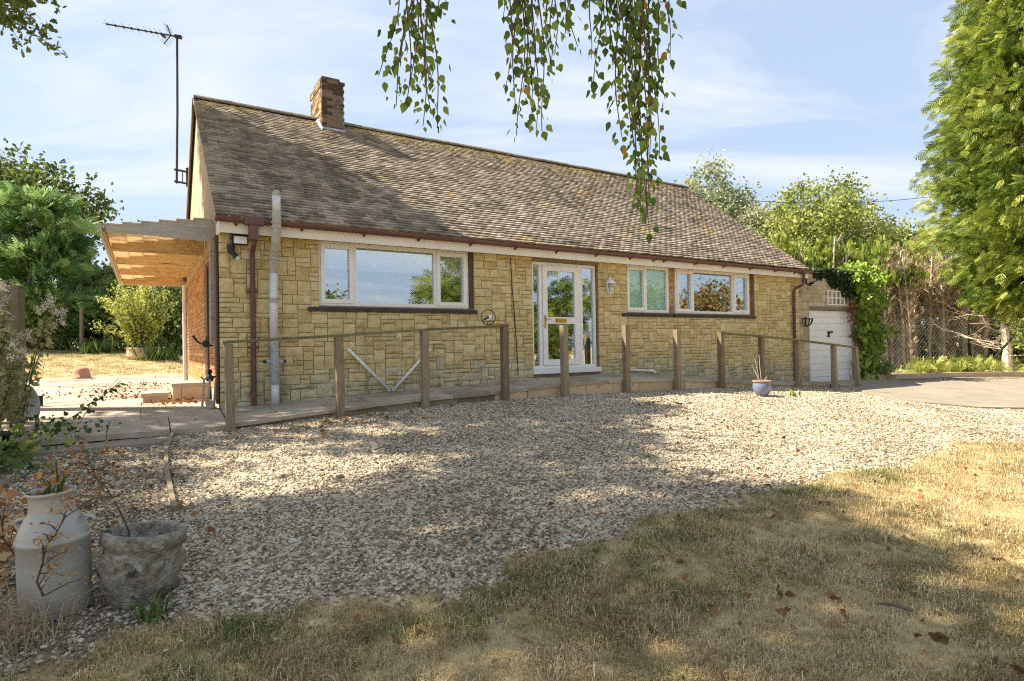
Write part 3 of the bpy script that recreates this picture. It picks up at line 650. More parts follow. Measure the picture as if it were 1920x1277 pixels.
def side_openings():
    d = empty('side_door', (0, 0, 0)); d.parent = house
    f = MB(); q = .03
    f.box(q, 1.452, 1.0, .1, 1.52, 2.998); f.box(q, 2.23, 1.0, .1, 2.298, 2.998); f.box(q, 1.52, 2.93, .1, 2.23, 2.998); f.build('door_frame', M['darkwood'], d)
    MB().box(.055, 1.521, 1.0, .09, 2.229, 2.929).build('door_leaf', M['room'], d)
    w = empty('side_window', (0, 0, 0)); w.parent = house
    f = MB(); f.box(q, .802, 1.682, .1, .85, 2.998); f.box(q, 1.25, 1.682, .1, 1.298, 2.998); f.box(q, .85, 2.94, .1, 1.25, 2.998); f.box(q, .85, 1.682, .1, 1.25, 1.74); f.build('frame', M['darkwood'], w)
    MB().box(.06, .851, 1.741, .066, 1.249, 2.939).build('pane', M['glass'], w); MB().box(.16, .79, 1.66, .2, 1.31, 3.0).build('blind', M['room'], w)
side_openings()

# ------------------------------------------------------------------ side canopy
def canopy():
    c = hroot('canopy', 0, 0, 0, label='lean-to canopy with stepped amber roof panels on the left gable wall', cat='canopy')
    so, zb = -1.36, 3.10; n = 6; step = 1.30 / n
    def board(t, w, m, b=zb):
        mb = MB()
        for i in range(n):
            a = -.02 - i * step; e = a - step; zt = 3.405 - i * .036
            mb.box(e + (.0005 if i < n - 1 else 0), t, b + (.05 * i / n if t < 1 else 0), a, t + w, zt)
        return mb.build('rafter', m, c)
    board(.50, .035, M['greywood'])
    ts = [.50, 2.05, 3.7, 5.4, 7.55]
    for t in ts[1:]: board(t, .05, M['amberwood'])
    rp_ = random.Random(4)
    for k in range(4):
        for i in range(n):
            a = -.02 - i * step; zt = 3.41 - i * .036 + rp_.uniform(0, .006)
            MB().box(a - step - .03, ts[k] + (.0 if k == 0 else .027), zt, a - .002, ts[k + 1] + .022, zt + .02).build('roof_panel', M['panel'], c)
    MB().box(so - .04, .46, 3.12, so, 7.7, 3.235).build('edge_beam', M['greywood'], c)
    MB().box(so - .001, .54, 3.13, so + .03, 7.6, 3.20).build('edge_batten', M['amberwood'], c)
    MB().box(-.05, .55, 3.02, -.004, 7.6, 3.098).build('wall_plate', M['amberwood'], c)
    MB().box(-.075, .34, 1.60, -.012, .46, 3.098).build('wall_post', M['greywood'], c)
    MB().box(-.03, .05, .75, -.004, .25, 3.12).build('corner_board', M['darkwood'], c)
canopy()

# ------------------------------------------------------------------ ramp, patio, step
def ramp():
    r = hroot('ramp', 0, 0, 0, label='paved ramp rising along the stone front to the white door', kind='structure')
    ss = np.arange(0.0, 14.1, .605); rr = random.Random(8)
    def prism(mb, s0, s1, y0, y1, f0, f1, th):
        # f0/f1: heights as function of s at y0 and y1
        p = [(s0, y0, f0(s0)), (s1, y0, f0(s1)), (s1, y1, f1(s1)), (s0, y1, f1(s0))]
        mb.hexa([(a, b, z - th) for a, b, z in p] + p)
    for i in range(len(ss) - 1):
        a, b = ss[i] + .003, ss[i + 1] - .003; o = rr.uniform(-.003, .003)
        mid = lambda s: (pedge(s) + pwall(s)) / 2
        for (y0, y1, f0, f1) in ((-1.19, -.598, pedge, mid), (-.592, -.004, mid, pwall)):
            mb = MB(); prism(mb, a, b, y0, y1, lambda s: f0(s) + o, lambda s: f1(s) + o, .045); mb.build('slab', M['slab'], r)
    core = MB()
    for i in range(len(ss) - 1): prism(core, ss[i] - .0015, ss[i + 1] + .0015, -1.10, -.03, lambda s: pedge(s) - .03, lambda s: pwall(s) - .03, .5)
    core.build('core', M['mortar'], r)
    s = 3.75
    while s < 13.9:
        a, b = s + .004, min(s + .60, 14.05) - .004; p = [(a, -1.165), (b, -1.165), (b, -1.098), (a, -1.098)]
        mb = MB(); mb.hexa([(x, y, .1) for x, y in p] + [(x, y, pedge(x) - .047) for x, y in p]); mb.build('block', M['block'], r); s += .605
    mb = MB()
    for i in range(7):
        a, b = .02 + i * .62, .02 + (i + 1) * .62 - .004
        if b > 3.75: b = 3.745
        p = [(a, -1.15), (b, -1.15), (b, -1.098), (a, -1.098)]; mb = MB(); mb.hexa([(x, y, .1) for x, y in p] + [(x, y, pedge(x) - .047) for x, y in p]); mb.build('edging_board', M['post'], r)
ramp()
def patio():
    r = hroot('patio', 0, 0, 0, label='worn paved patio beside the left gable of the house', kind='structure'); rr = random.Random(12)
    def pz(s, t): return float(np.interp(t, [-1.2, 0, 1.5, 11, 13], [.585, .705, .715, .735, .84])) + rr.uniform(-.002, .002)
    ys = [-1.2, -.42] + list(np.arange(.35, 12.2, .76))
    for j in range(len(ys) - 1):
        x = -.015
        k = 0
        while x > -4.4:
            w = (.62, .92)[(j + k) % 2] if j else .62
            a, b, c, d = x - w + .006, x - .006, ys[j] + .006, ys[j + 1] - .006; k += 1; x -= w
            if j == 0 and x < -2.7: break
            q = [(a, c), (b, c), (b, d), (a, d)]; jj = lambda: rr.uniform(-.012, .012)
            q = [(u + jj() * .3, v + jj() * .3) for u, v in q]; mb = MB(); zs = [pz(u, v) + rr.uniform(-.005, .005) for u, v in q]
            mb.hexa([(u, v, z - .06) for (u, v), z in zip(q, zs)] + [(u, v, z) for (u, v), z in zip(q, zs)]); mb.build('slab', M['slab'], r)
    mb = MB(); q = [(-2.9, -1.13), (0, -1.13), (0, 0), (-2.9, 0)]; mb.hexa([(u, v, .3) for u, v in q] + [(u, v, (.525 if v < -1 else .642)) for u, v in q])
    q = [(-4.4, .002), (0, .002), (0, 12.1), (-4.4, 12.1)]; mb.hexa([(u, v, .3) for u, v in q] + [(u, v, (.642 if v < 1 else .675)) for u, v in q]); mb.build('bedding', M['soil'], r)
    MB().box(-2.5, -1.62, .30, -.72, -1.22, .505, .5, .01).build('stone_step', M['concrete'], r)
patio()
def edging():
    e = empty('timber_edging', (0, 0, 0), label='thin timber edging strip between side path and gravel, beside the churn', cat='edging'); 
    pts = [(-3.98, 6.93), (-3.6, 6.15), (-3.22, 5.5), (-2.9, 5.0), (-2.55, 4.45)]
    for i in range(len(pts) - 1):
        a, b = pts[i], pts[i + 1]; MB().bar((a[0], a[1], ghf(*a) + .012), (b[0], b[1], ghf(*b) + .012), .035, .06).build('board', M['post'], e)
edging()

# ------------------------------------------------------------------ railings and lone posts
POSTS = [(-.0, 1.58), (1.33, 1.655), (2.54, 1.735), (3.88, 1.80)]
RPOSTS = [(8.95, 1.675), (10.23, 1.60), (11.53, 1.51), (12.95, 1.39), (14.0, 1.305)]
def post(root, s, zt, lean=(0, 0), name='post'):
    x, y = st2w(s, -1.255); zb = ghf(x, y) - .3; h = .05; mb = MB()
    a, b = lean; p = [(-h, -h), (h, -h), (h, h), (-h, h)]
    z_off = 0 if root is house else 0
    j_ = lambda: random.uniform(-.004, .004)
    mb.hexa([(s + u + j_(), -1.255 + v + j_(), zb) for u, v in p] + [(s + u + a + j_(), -1.255 + v + b + j_(), zt + j_()) for u, v in p]); return mb.build(name, M['post'], root)
def railing(name, label, posts, leans, ext):
    r = hroot(name, 0, 0, 0, label=label, cat='railing', group='timber railings along the ramp')
    for i, (s, z) in enumerate(posts): post(r, s, z, leans[i])
    for i in range(len(posts) - 1):
        a, b = posts[i], posts[i + 1]; la, lb = leans[i], leans[i + 1]; e0 = -ext if i == 0 else .001; e1 = .06 if i == len(posts) - 2 else -.001
        MB().bar((a[0] + la[0] + e0, -1.255 + la[1], a[1] + .018), (b[0] + lb[0] + e1, -1.255 + lb[1], b[1] + .018), .105, .035).build('rail', M['rail'], r)
railing('ramp_railing', 'mossy timber railing of four posts in front of the big left window', POSTS, [(-.02, 0), (-.015, 0), (0, 0), (.0, 0)], .07)
railing('ramp_railing', 'timber railing of five posts sloping down past the garage door', RPOSTS, [(0, 0), (.01, 0), (.01, 0), (0, 0), (-.09, .02)], .05)
for s, z, lab in ((5.04, 1.83, 'lone square timber post standing in front of the glazed front door'), (6.41, 1.84, 'lone square timber post in front of the wall lantern and white pipe'), (7.70, 1.76, 'lone square timber post below the narrow frosted window')):
    r = hroot('timber_post', s, -1.255, 0, label=lab, cat='post', group='lone posts without a rail'); p = post(house, 0, z, (0, 0), 'shaft'); p.parent = r; p.location = (0, 1.255, 0)
def plank():
    a, b = (-2.36, 7.86), (-.26, 9.86); mb = MB(); mb.bar((a[0], a[1], ghf(*a) + .03), (b[0], b[1], ghf(*b) + .05), .11, .05); mb.bar((a[0] + .06, a[1] + .12, ghf(*a) + .05), (b[0] - .1, b[1] + .05, ghf(*b) + .06), .05, .06)
    T(mb.build('plank', M['rail']), 'grey weathered plank lying on gravel at the foot of the ramp', 'plank')
plank()
def grab(name, label, pts, cat='grab rail'):
    g = hroot(name, 0, 0, 0, label=label, cat=cat, group='white grab rails on the stone wall'); MB().tube(pts, .024, 10).build('bar', M['white'], g, True)
    for p in (pts[0], pts[-1]): MB().tube([(p[0], p[1] + .005, p[2]), (p[0], -.015, p[2])], .03, 10).build('bracket', M['white'], g)
grab('grab_rail', 'white diagonal grab rail falling to the right beside the second railing post', [(1.80, -.07, 1.475), (2.42, -.07, .84)])
grab('grab_rail', 'white diagonal grab rail rising to the right behind the third railing post', [(2.51, -.07, .83), (3.14, -.07, 1.46)])
wp = hroot('waste_pipe', 0, 0, 0, label='short white waste pipe running along the wall foot right of the door', cat='pipe'); MB().tube([(7.45, -.05, .985), (8.15, -.05, .93), (8.28, -.06, .92), (8.32, -.07, .86)], .022, 10).build('pipe', M['white'], wp, True); MB().tube([(8.15, -.05, .93), (8.27, -.06, .92), (8.32, -.065, .885)], .028, 10).build('elbow', M['white'], wp)
cb = MB(); cb.tube([(4.78, -.028, 3.1), (4.80, -.03, 2.6), (4.84, -.028, 2.1), (4.88, -.03, 1.5), (4.90, -.028, .95)], .008, 5); o = cb.build('wall_cable', M['black']); o.location = (AX, AY, 0); o.rotation_euler = (0, 0, TH); T(o, 'thin black cable running down the stone wall left of the door', 'cable')

# ------------------------------------------------------------------ lamps and small things on the walls
def fixtures():
    l = hroot('wall_lantern', 7.0, 0, 2.52, label='white carriage lantern on the stone wall right of the front door', cat='wall lamp')
    MB().lathe([(0, -.035), (.05, -.035), (.075, -.022), (.075, -.0), (0, -.0)], 16, (0, 0, 0)).build('back_plate', M['white'], l).rotation_euler = (R(90), 0, 0)
    MB().tube([(0, -.03, -.02), (0, -.09, -.07), (.0, -.15, -.07), (0, -.19, -.02)], .011, 8).build('arm', M['white'], l)
    b = MB(); c = (0, -.19, 0); b.lathe([(.0, -.03), (.03, -.02), (.045, .0)], 8, c); b.lathe([(.055, .19), (.115, .185), (.07, .245), (.03, .275), (.012, .30), (.016, .32), (0, .345)], 8, c)
    for i in range(6):
        a = 2 * math.pi * i / 6; b.tube([(.045 * math.cos(a), -.19 + .045 * math.sin(a), 0), (.085 * math.cos(a), -.19 + .085 * math.sin(a), .185)], .006, 4)
    b.build('cage', M['white'], l); MB().lathe([(.04, .002), (.078, .183)], 6, c).build('lantern_glass', M['frostglass'], l); MB().lathe([(0, .03), (.03, .05), (.035, .10), (0, .14)], 10, c).build('bulb', M['white'], l)
    f = hroot('floodlight', .27, 0, 3.045, label='black square floodlight under the eaves beside the brown downpipe', cat='floodlight')
    MB().box(-.10, -.13, -.06, .10, -.045, .085).build('housing', M['black'], f); MB().box(-.085, -.136, -.05, .085, -.1305, .05).build('lens', M['curtain'], f); MB().box(-.03, -.046, -.02, .03, -.02, .03).build('bracket', M['black'], f)
    s = hroot('spotlight', .155, 0, 2.93, label='small black spotlight on a drop cable at the left corner', cat='spotlight')
    MB().lathe([(0, -.06), (.045, -.055), (.05, .0), (.045, .055), (0, .06)], 12, (0, -.06, 0)).build('base', M['black'], s); MB().tube([(0, -.08, -.03), (.03, -.10, -.09), (.07, -.14, -.14)], [.03, .036, .036], 10).build('head', M['black'], s); MB().tube([(.071, -.141, -.141), (.078, -.150, -.150)], .030, 10).build('lens', M['curtain'], s); MB().tube([(-.02, -.04, .05), (-.02, -.035, .23)], .012, 6).build('cable', M['pipe_old'], s)
    f = hroot('floodlight', 13.72, 0, 3.0, label='small black floodlight on a bracket at the right end of the house', cat='floodlight')
    MB().box(-.03, -.10, .03, .09, -.025, .13).build('base', M['black'], f); MB().tube([(.03, -.06, .04), (.03, -.16, -.03), (.10, -.2, -.06)], .018, 6).build('arm', M['black'], f)
    q = MB(); q.bar((.06, -.22, -.01), (.25, -.26, .05), .13, .05); q.build('housing', M['black'], f); MB().bar((.075, -.245, -.012), (.245, -.29, .047), .11, .012).build('lens', M['curtain'], f)
    b = hroot('hanging_basket', 13.80, 0, 2.08, label='empty black wire basket on the wall left of the garage door', cat='basket'); q = MB()
    for k in range(7):
        a = math.pi * k / 6; q.tube([(.17 * math.cos(a) * math.cos(e), -.05 - .16 * math.sin(a) * math.cos(e), -.20 * math.sin(e)) for e in [i * math.pi / 12 for i in range(7)]], .009, 5)
    q.tube([(.17 * math.cos(math.pi * i / 10), -.05 - .16 * math.sin(math.pi * i / 10), 0) for i in range(11)], .013, 5); q.tube([(-.18, -.04, .0), (.18, -.04, 0)], .013, 5); q.build('wire_frame', M['black'], b); MB().box(-.012, -.055, -.2, .012, -.02, .06).build('bracket', M['black'], b)
    # bird in a ring, standing on the rail
    o = hroot('bird_ornament', 3.60, -1.255, 1.82, label='round black wire bird ornament on the mossy rail end', cat='ornament')
    MB().tube([(.125 * math.cos(2 * math.pi * i / 24), 0, .125 + .115 * math.sin(2 * math.pi * i / 24)) for i in range(25)], .0075, 6, cap=False).build('ring', M['black'], o)
    q = MB(); q.tube([(-.055, 0, .085), (-.02, 0, .095), (.015, 0, .105), (.035, 0, .125), (.05, 0, .15), (.055, 0, .165)], [.010, .026, .030, .024, .016, .004], 8); q.build('bird_body', M['white'], o, True)
    MB().tube([(-.10, -.006, .075), (-.06, -.012, .10), (-.01, -.02, .115), (.02, -.016, .118)], [.004, .014, .016, .004], 6).build('wing', M['black'], o); q = MB(); q.tube([(-.01, 0, .075), (-.012, 0, .012)], .005, 5); q.tube([(.015, 0, .08), (.015, 0, .012)], .005, 5); q.tube([(-.1, 0, .06), (.1, 0, .06)], .005, 5); q.build('legs', M['black'], o)
    # side wall things
    M['cangreen'] = mat('dark_green_plastic', [(.012, .03, .02), (.02, .045, .03)], 5, 3, .5)
    w = hroot('watering_can', 0, 0, 0, label='dark green can with a spout held on the side wall under the canopy', cat='watering can'); w.location = (*st2w(-.12, .62), 1.60); w.scale = (.62, .62, .62); q = MB()
    q.tube([(0, .12, .0), (0, -.10, .0)], .085, 12); q.build('body', M['cangreen'], w); MB().tube([(-.03, .08, -.02), (-.16, .13, .05), (-.26, .17, .20)], [.03, .022, .03], 8).build('spout', M['cangreen'], w); MB().tube([(.0, -.1, .06), (.02, -.02, .17), (0, .1, .07)], .012, 6).build('handle', M['cangreen'], w); MB().box(.02, -.02, -.06, .15, .02, -.02).build('bracket', M['black'], w)
    g = hroot('wall_ornament', 0, 0, 0, label='small black ornament low on the brick side wall', cat='ornament'); g.location = (*st2w(-.09, .42), 1.12); g.scale = (.7, .7, .7); q = MB(); q.lathe([(0, -.10), (.06, -.09), (.075, -.04), (.05, .02), (.03, .06), (.05, .10), (.045, .15), (0, .17)], 10); q.tube([(-.03, 0, 0), (-.12, .02, -.04), (-.16, .02, .01)], .016, 6); q.build('figure', M['black'], g); MB().box(.02, -.02, -.02, .12, .02, .02).build('bracket', M['black'], g)
    for k, (dx, dy, lab) in enumerate(((-.20, .30, 'pale wooden stake leaning on the brick corner, leftmost of three'), (-.13, .26, 'pale wooden stake leaning on the brick corner, middle of three'), (-.06, .20, 'pale wooden stake leaning on the brick corner, rightmost of three'))):
        p = hroot('wooden_stake', dx, dy, .69, label=lab, cat='stake', group='stakes leaning by the corner'); MB().bar((0, 0, 0), (.03, .0, .40), .035, .03, up=(1, 0, 0)).build('shaft', M['lime'], p)
    b = hroot('small_pot', -.12, .06, .70, label='small pale plant pot standing by the house corner', cat='pot'); MB().lathe([(0, 0), (.045, 0), (.065, .10), (.055, .10), (.04, .03), (0, .03)], 14).build('bowl', M['lime'], b)
    for nm, s, t, w_, d_, h_, lab in (('door_step', -.27, 1.85, .50, .85, .30, 'tall cream concrete step block below the side door'), ('door_step', -.75, 2.0, .34, .75, .155, 'low cream concrete step block beside the taller one')):
        r = hroot(nm, s, t, .70, label=lab, cat='step', group='steps up to the side door'); MB().box(-w_ / 2 - .02, -d_ / 2 - .02, h_ - .05, w_ / 2 + .02, d_ / 2 + .02, h_).build('tread', M['lime'], r)
        MB().box(-w_ / 2, -d_ / 2, -.05, -w_ / 2 + .11, d_ / 2, h_ - .0505).build('base_block', M['block'], r); MB().box(-w_ / 2 + .116, -d_ / 2, -.05, w_ / 2, d_ / 2, h_ - .0505).build('base_block', M['block'], r)
    bp = hroot('back_downpipe', -.06, HD - .15, 0, label='pale downpipe at the far corner of the left gable', cat='downpipe'); MB().tube([(0, 0, .72), (0, 0, 3.1)], .05, 10).build('pipe', M['pipe'], bp)
fixtures()
def aerial():
    a = hroot('television_aerial', 0, 0, 0, label='tall dark television aerial on a pole beside the left gable', cat='aerial'); s, t = -.24, 6.25
    MB().tube([(s, t, 5.32), (s + .03, t, 7.0), (s + .04, t, 8.68)], .025, 8).build('mast', M['steel'], a)
    b = MB(); b.bar((s - .05, t - .01, 5.63), (-.0, t + .05, 5.62), .03, .04); b.bar((s - .05, t - .01, 5.36), (-.0, t + .05, 5.35), .03, .04); b.bar((-.12, t + .03, 5.36), (-.12, t + .03, 5.62), .02, .02); b.bar((-.02, t + .05, 5.28), (-.02, t + .05, 5.72), .03, .06); b.build('wall_bracket', M['steel'], a)
    p0 = Vector((s + .10, t - .04, 8.67)); p1 = Vector((s - 1.32, t + .80, 8.98)); d = (p1 - p0).normalized(); side = d.cross(Vector((0, 0, 1))).normalized(); up = side.cross(d)
    MB().bar(p0, p1, .026, .026).build('boom', M['steel'], a); MB().bar(p0 - d * .03, p0 + d * .12, .07, .07).build('clamp', M['steel'], a)
    for k, f in enumerate([1.0, .885, .77, .665, .57, .47, .395, .325, .26]):
        c = p0.lerp(p1, f); e = MB()
        for sg in (1, -1):
            e.tube([c, c + side * .12 * sg + up * .05], .004, 4); e.tube([c, c + side * .12 * sg - up * .05], .004, 4)
        e.bar(c - up * .03, c + up * .03, .02, .02, up=(1, 0, 0)); e.build('director', M['steel'], a)
    c = p0.lerp(p1, .13)
    for sg in (1, -1):
        e = MB(); tip = c + up * .22 * sg + d * .12; e.bar(c, tip, .022, .022, up=(1, 0, 0))
        for k in range(6):
            q = c.lerp(tip, (k + .6) / 6); e.tube([q - side * .17, q + side * .17], .004, 4)
        e.build('reflector', M['steel'], a)
    c = p0.lerp(p1, .22); MB().bar(c - up * .06 - d * .04, c - up * .02 + d * .05, .05, .05).build('dipole_box', M['steel'], a)
aerial()

# ------------------------------------------------------------------ garage
def garage():
    g = hroot('garage', 0, 0, 0, label='buff block garage with a white panelled door right of the house', cat='garage')
    x0, x1, y0, y1, zt = 13.63, 17.0, .06, 6.0, 3.36; dx0, dx1, dz0, dz1 = 14.13, 16.2, .34, 2.33
    core = MB(); core.box(x0, y0 + .02, .1, dx0, y0 + .2, zt - .02); core.box(dx1, y0 + .02, .1, x1, y0 + .2, zt - .02); core.box(dx0, y0 + .02, 2.43, dx1, y0 + .2, zt - .02); core.box(x1 - .2, y0 + .2, .1, x1, y1, zt - .02); core.box(x0, y1 - .2, .1, x1 - .2, y1, zt - .02); core.box(x0, y0 + .2, .1, x0 + .2, y1 - .2, zt - .02)
    core.build('wall', M['lime'], g)
    rr = random.Random(6); z = .13; k = 0
    while z < zt - .05:
        x = x0 - (.22 if k % 2 else 0); zz = min(z + .215, zt)
        while x < x1:
            a, b = max(x, x0) + .003, min(x + .44, x1) - .003
            segs = [(a, b)]
            if z + .1 > dz0 - .3 and z < 2.42:
                segs = []
                if a < dx0: segs.append((a, min(b, dx0)))
                if b > dx1: segs.append((max(a, dx1), b))
            for (p, q) in segs:
                if q - p > .05:
                    zz0 = max(z + .003, 2.433 if (p > dx0 - .01 and q < dx1 + .01 and z < 2.43) else 0)
                    if zz - .003 - zz0 > .03: MB().box(p, y0, zz0, q, y0 + .03, zz - .003, .5, .0012).build('block', M['garage'], g)
            x += .445
        z += .22; k += 1
    MB().box(dx0 - .0, y0 - .004, 2.335, dx1 + .02, y0 + .1, 2.43).build('lintel', M['post'], g)
    MB().box(dx0 + .0, y0 + .03, dz0, dx0 + .03, y0 + .13, dz1).box(dx1 - .03, y0 + .03, dz0, dx1, y0 + .13, dz1).build('door_frame', M['garage_door'], g)
    door = MB().box(dx0 + .03, y0 + .075, dz0, dx1 - .03, y0 + .09, dz1).build('garage_door', M['garage_door'], g)
    n = 11; h = (dz1 - dz0) / n
    for i in range(n):
        a = dz0 + i * h; m = MB(); p = [(dx0 + .032, y0 + .074), (dx1 - .032, y0 + .074)]
        m.add([(p[0][0], y0 + .0745, a + .006), (p[1][0], y0 + .0745, a + .006), (p[1][0], y0 + .0745, a + h - .002), (p[0][0], y0 + .0745, a + h - .002), (p[0][0], y0 + .058, a + .013), (p[1][0], y0 + .058, a + .013), (p[1][0], y0 + .058, a + h - .008), (p[0][0], y0 + .058, a + h - .008)], [(4, 5, 6, 7), (0, 1, 5, 4), (2, 3, 7, 6), (1, 2, 6, 5), (3, 0, 4, 7)]); m.build('panel', M['garage_door'], door)
    hd = MB(); hd.box(15.06, y0 + .035, 1.60, 15.13, y0 + .057, 1.76); hd.box(15.06, y0 + .0, 1.71, 15.24, y0 + .0345, 1.76); hd.build('handle', M['black'], door)
    MB().box(x0 - .02, y0 - .05, zt, x1 + .06, y1 + .05, zt + .06).build('roof', M['deck'], g)
    t = hroot('trellis_panel', 15.45, 0, 2.68, label='small white trellis panel above the garage door', cat='trellis'); m = MB()
    for i in range(6): m.box(-.52 + i * .20, .012, -.2, -.49 + i * .20, .03, .2)
    for z in (-.2, -.015, .17): m.box(-.54, .031, z, .54, .048, z + .03)
    m.build('slats', M['white'], t)
garage()

# ------------------------------------------------------------------ foreground pots
def churn():
    x, y = -2.33, 3.02; z = ghf(x, y) + .0
    c = empty('milk_churn', (x, y, z), label='old grey metal milk churn used as a planter in the foreground', cat='milk churn'); c.rotation_euler = (R(1), R(-1.5), .4)
    prof = [(.0, .0), (.178, .0), (.188, .012), (.190, .10), (.191, .25), (.191, .355), (.196, .36), (.196, .375), (.191, .38), (.188, .395), (.172, .43), (.146, .475), (.128, .497), (.122, .508), (.119, .53), (.119, .575), (.124, .59), (.131, .596), (.133, .604), (.128, .610), (.122, .606), (.115, .58), (.113, .50), (.11, .49), (0, .49)]
    prof = [(r * .80, z_) for r, z_ in prof]; MB().lathe(prof, 48).build('body', M['churn'], c, True)
    MB().lathe([(0, .50), (.089, .505)], 24).build('soil', M['soil'], c)
    for a0 in (2.75, -.2):
        q = MB(); pts = []
        for i in range(9):
            u = i / 8; pts.append(((.130 + .06 * math.sin(math.pi * u)) * math.cos(a0), (.130 + .06 * math.sin(math.pi * u)) * math.sin(a0), .44 + .02 * math.sin(math.pi * u) - .09 * u + .03))
        q.tube(pts, .010, 8); q.build('handle', M['churn'], c, True)
    return c
churn()
def planter():
    x, y = -2.01, 3.17; z = ghf(x, y)
    p = empty('stone_planter', (x, y, z), label='lichen covered cast stone planter with carved swags beside the milk churn', cat='planter'); p.rotation_euler = (R(-3), R(5), .2)
    mb = MB(); n = 72; prof = [(0, -.03), (.172, -.03), (.178, .02), (.190, .07), (.199, .14), (.205, .20), (.207, .25), (.209, .275), (.226, .285), (.232, .305), (.231, .335), (.222, .350), (.196, .352), (.183, .345), (.178, .30), (.170, .24), (.0, .235)]
    for (r, zz) in prof:
        r *= .86
        for k in range(n):
            a = 2 * math.pi * k / n; e = 0
            if r > .15 and .05 < zz < .26 and r < .181:
                u = (a * 5 / (2 * math.pi)) % 1
                sw = .20 - .10 * (1 - (2 * u - 1) ** 2); e = .026 * math.exp(-((zz - sw) / .030) ** 2) + .020 * math.exp(-((min(u, 1 - u)) / .06) ** 2) * (zz < .24)
            e += random.gauss(0, .0022); mb.v.append(((r + e) * math.cos(a), (r + e) * math.sin(a), zz))
    for i in range(len(prof) - 1):
        for k in range(n):
            k2 = (k + 1) % n; mb.f.append((i * n + k, i * n + k2, (i + 1) * n + k2, (i + 1) * n + k)); mb.t.append(.5)
    mb.build('bowl', M['cast'], p, True); MB().lathe([(0, .262), (.150, .25)], 20, wob=.02).build('soil', M['soil'], p)
planter()
def pots():
    x, y = 4.62, 11.0; z = ghf(x, y) + .01
    b = empty('blue_pot', (x, y, z), label='blue glazed pot with dry sticks standing on the gravel', cat='pot'); MB().lathe([(0, 0), (.095, 0), (.14, .07), (.165, .15), (.16, .21), (.145, .25), (.150, .262), (.150, .268), (.13, .27), (.125, .24), (0, .235)], 28).build('bowl', M['bluepot'], b, True); MB().lathe([(.152, .258), (.166, .262), (.168, .278), (.150, .284), (.136, .280), (.132, .25)], 28).build('rim', M['terracotta'], b); MB().lathe([(0, .25), (.13, .248)], 16).build('soil', M['soil'], b)
    for i, (ax, ay, h) in enumerate(((-.16, .02, .32), (-.10, .03, .45), (-.06, -.02, .38), (-.02, .03, .52), (.10, .0, .10), (-.12, .0, .22))):
        MB().tube([(ax * .25, ay, .245), (ax * .6, ay * 1.4, .25 + h * .5), (ax, ay * 2, .25 + h)], [.007, .006, .004], 5).build('dry_stick', M['lime'], b)
    x, y = -12.35, 17.0; b = empty('terracotta_pot', (x, y, ghf(x, y) - .02), label='upturned terracotta pot at the edge of the back lawn', cat='pot'); MB().lathe([(.24, 0), (.245, .07), (.222, .072), (.20, .20), (.165, .30), (.12, .335), (0, .335)], 24).build('bowl', M['terracotta'], b, True)
    x, y = -5.05, 5.7; b = empty('black_pot', (x, y, ghf(x, y)), label='black plastic plant pot among weeds at the far left', cat='pot'); MB().lathe([(0, 0), (.13, 0), (.17, .25), (.18, .25), (.18, .28), (.16, .28), (.15, .2), (0, .2)], 24).build('bowl', M['black'], b, True)
    d = empty('satellite_dish', (-5.38, 6.68, .62), label='pale grey satellite dish standing among the weeds by the patio', cat='satellite dish'); mb = MB(); n = 28; r0 = .19
    for j in range(7):
        r = r0 * j / 6; mb.v += [(r * math.cos(2 * math.pi * k / n) * .92, .055 * (j / 6) ** 2 * -1, r * math.sin(2 * math.pi * k / n) * 1.1) for k in range(n)]
    for j in range(6): mb.f += [(j * n + k, j * n + (k + 1) % n, (j + 1) * n + (k + 1) % n, (j + 1) * n + k) for k in range(n)]; mb.t += [.5] * n
    e = mb.build('reflector', M['dish'], d, True); sm = e.modifiers.new('thickness', 'SOLIDIFY'); sm.thickness = .012; e.location = (0, 0, .34); e.rotation_euler = (R(8), 0, R(-20)); MB().tube([(-.02, .05, -.25), (-.02, .05, .36)], .018, 8).build('pole', M['steel'], d); MB().box(-.06, .02, .28, .02, .09, .40).build('mount', M['steel'], d)
pots()

# ------------------------------------------------------------------ vegetation
def unit(v): return v / (np.linalg.norm(v, axis=-1, keepdims=True) + 1e-9)
def frames(dirs, roll=None, n=None):
    """rotation matrices whose y axis is dirs, random or given roll"""
    y = unit(dirs); k = len(y); ref = rng.normal(size=(k, 3)) if n is None else n
    x = unit(np.cross(y, ref)); z = np.cross(x, y); return np.stack([x, y, z], 2)
def scatter(name, tv, tf, pos, rot, size, m, parent=None, tint=None):
    """one mesh out of many copies of a small template"""
    tv = np.asarray(tv, float); tf = np.asarray(tf, int); n = len(pos); size = np.broadcast_to(np.asarray(size, float), (n,))
    V = np.einsum('nij,kj->nki', rot, tv) * size[:, None, None] + np.asarray(pos)[:, None, :]
    F = tf[None] + (np.arange(n) * len(tv))[:, None, None]
    if tint is None: tint = np.clip(rng.normal(.5, .22, n), 0, 1)
    return link(name, raw_mesh(name, V.reshape(-1, 3), F.reshape(-1, tf.shape[1]), np.repeat(tint, len(tf))), m, parent)
LEAF_V = [(0, 0, 0), (.30, .40, .05), (0, 1, -.04), (-.30, .40, .05)]; LEAF_F = [(0, 1, 2), (0, 2, 3)]
BLADE_V = [(-.025, 0, 0), (.025, 0, 0), (.028, .5, .03), (0, 1, -.08), (-.028, .5, .03)]; BLADE_F = [(0, 1, 2), (0, 2, 4), (4, 2, 3)]
LEAF6_V = [(0, 0, 0), (.26, .16, .04), (.36, .40, .05), (0, 1.0, -.06), (-.36, .40, .05), (-.26, .16, .04)]; LEAF6_F = [(0, 1, 2), (0, 2, 3), (0, 3, 4), (0, 4, 5)]
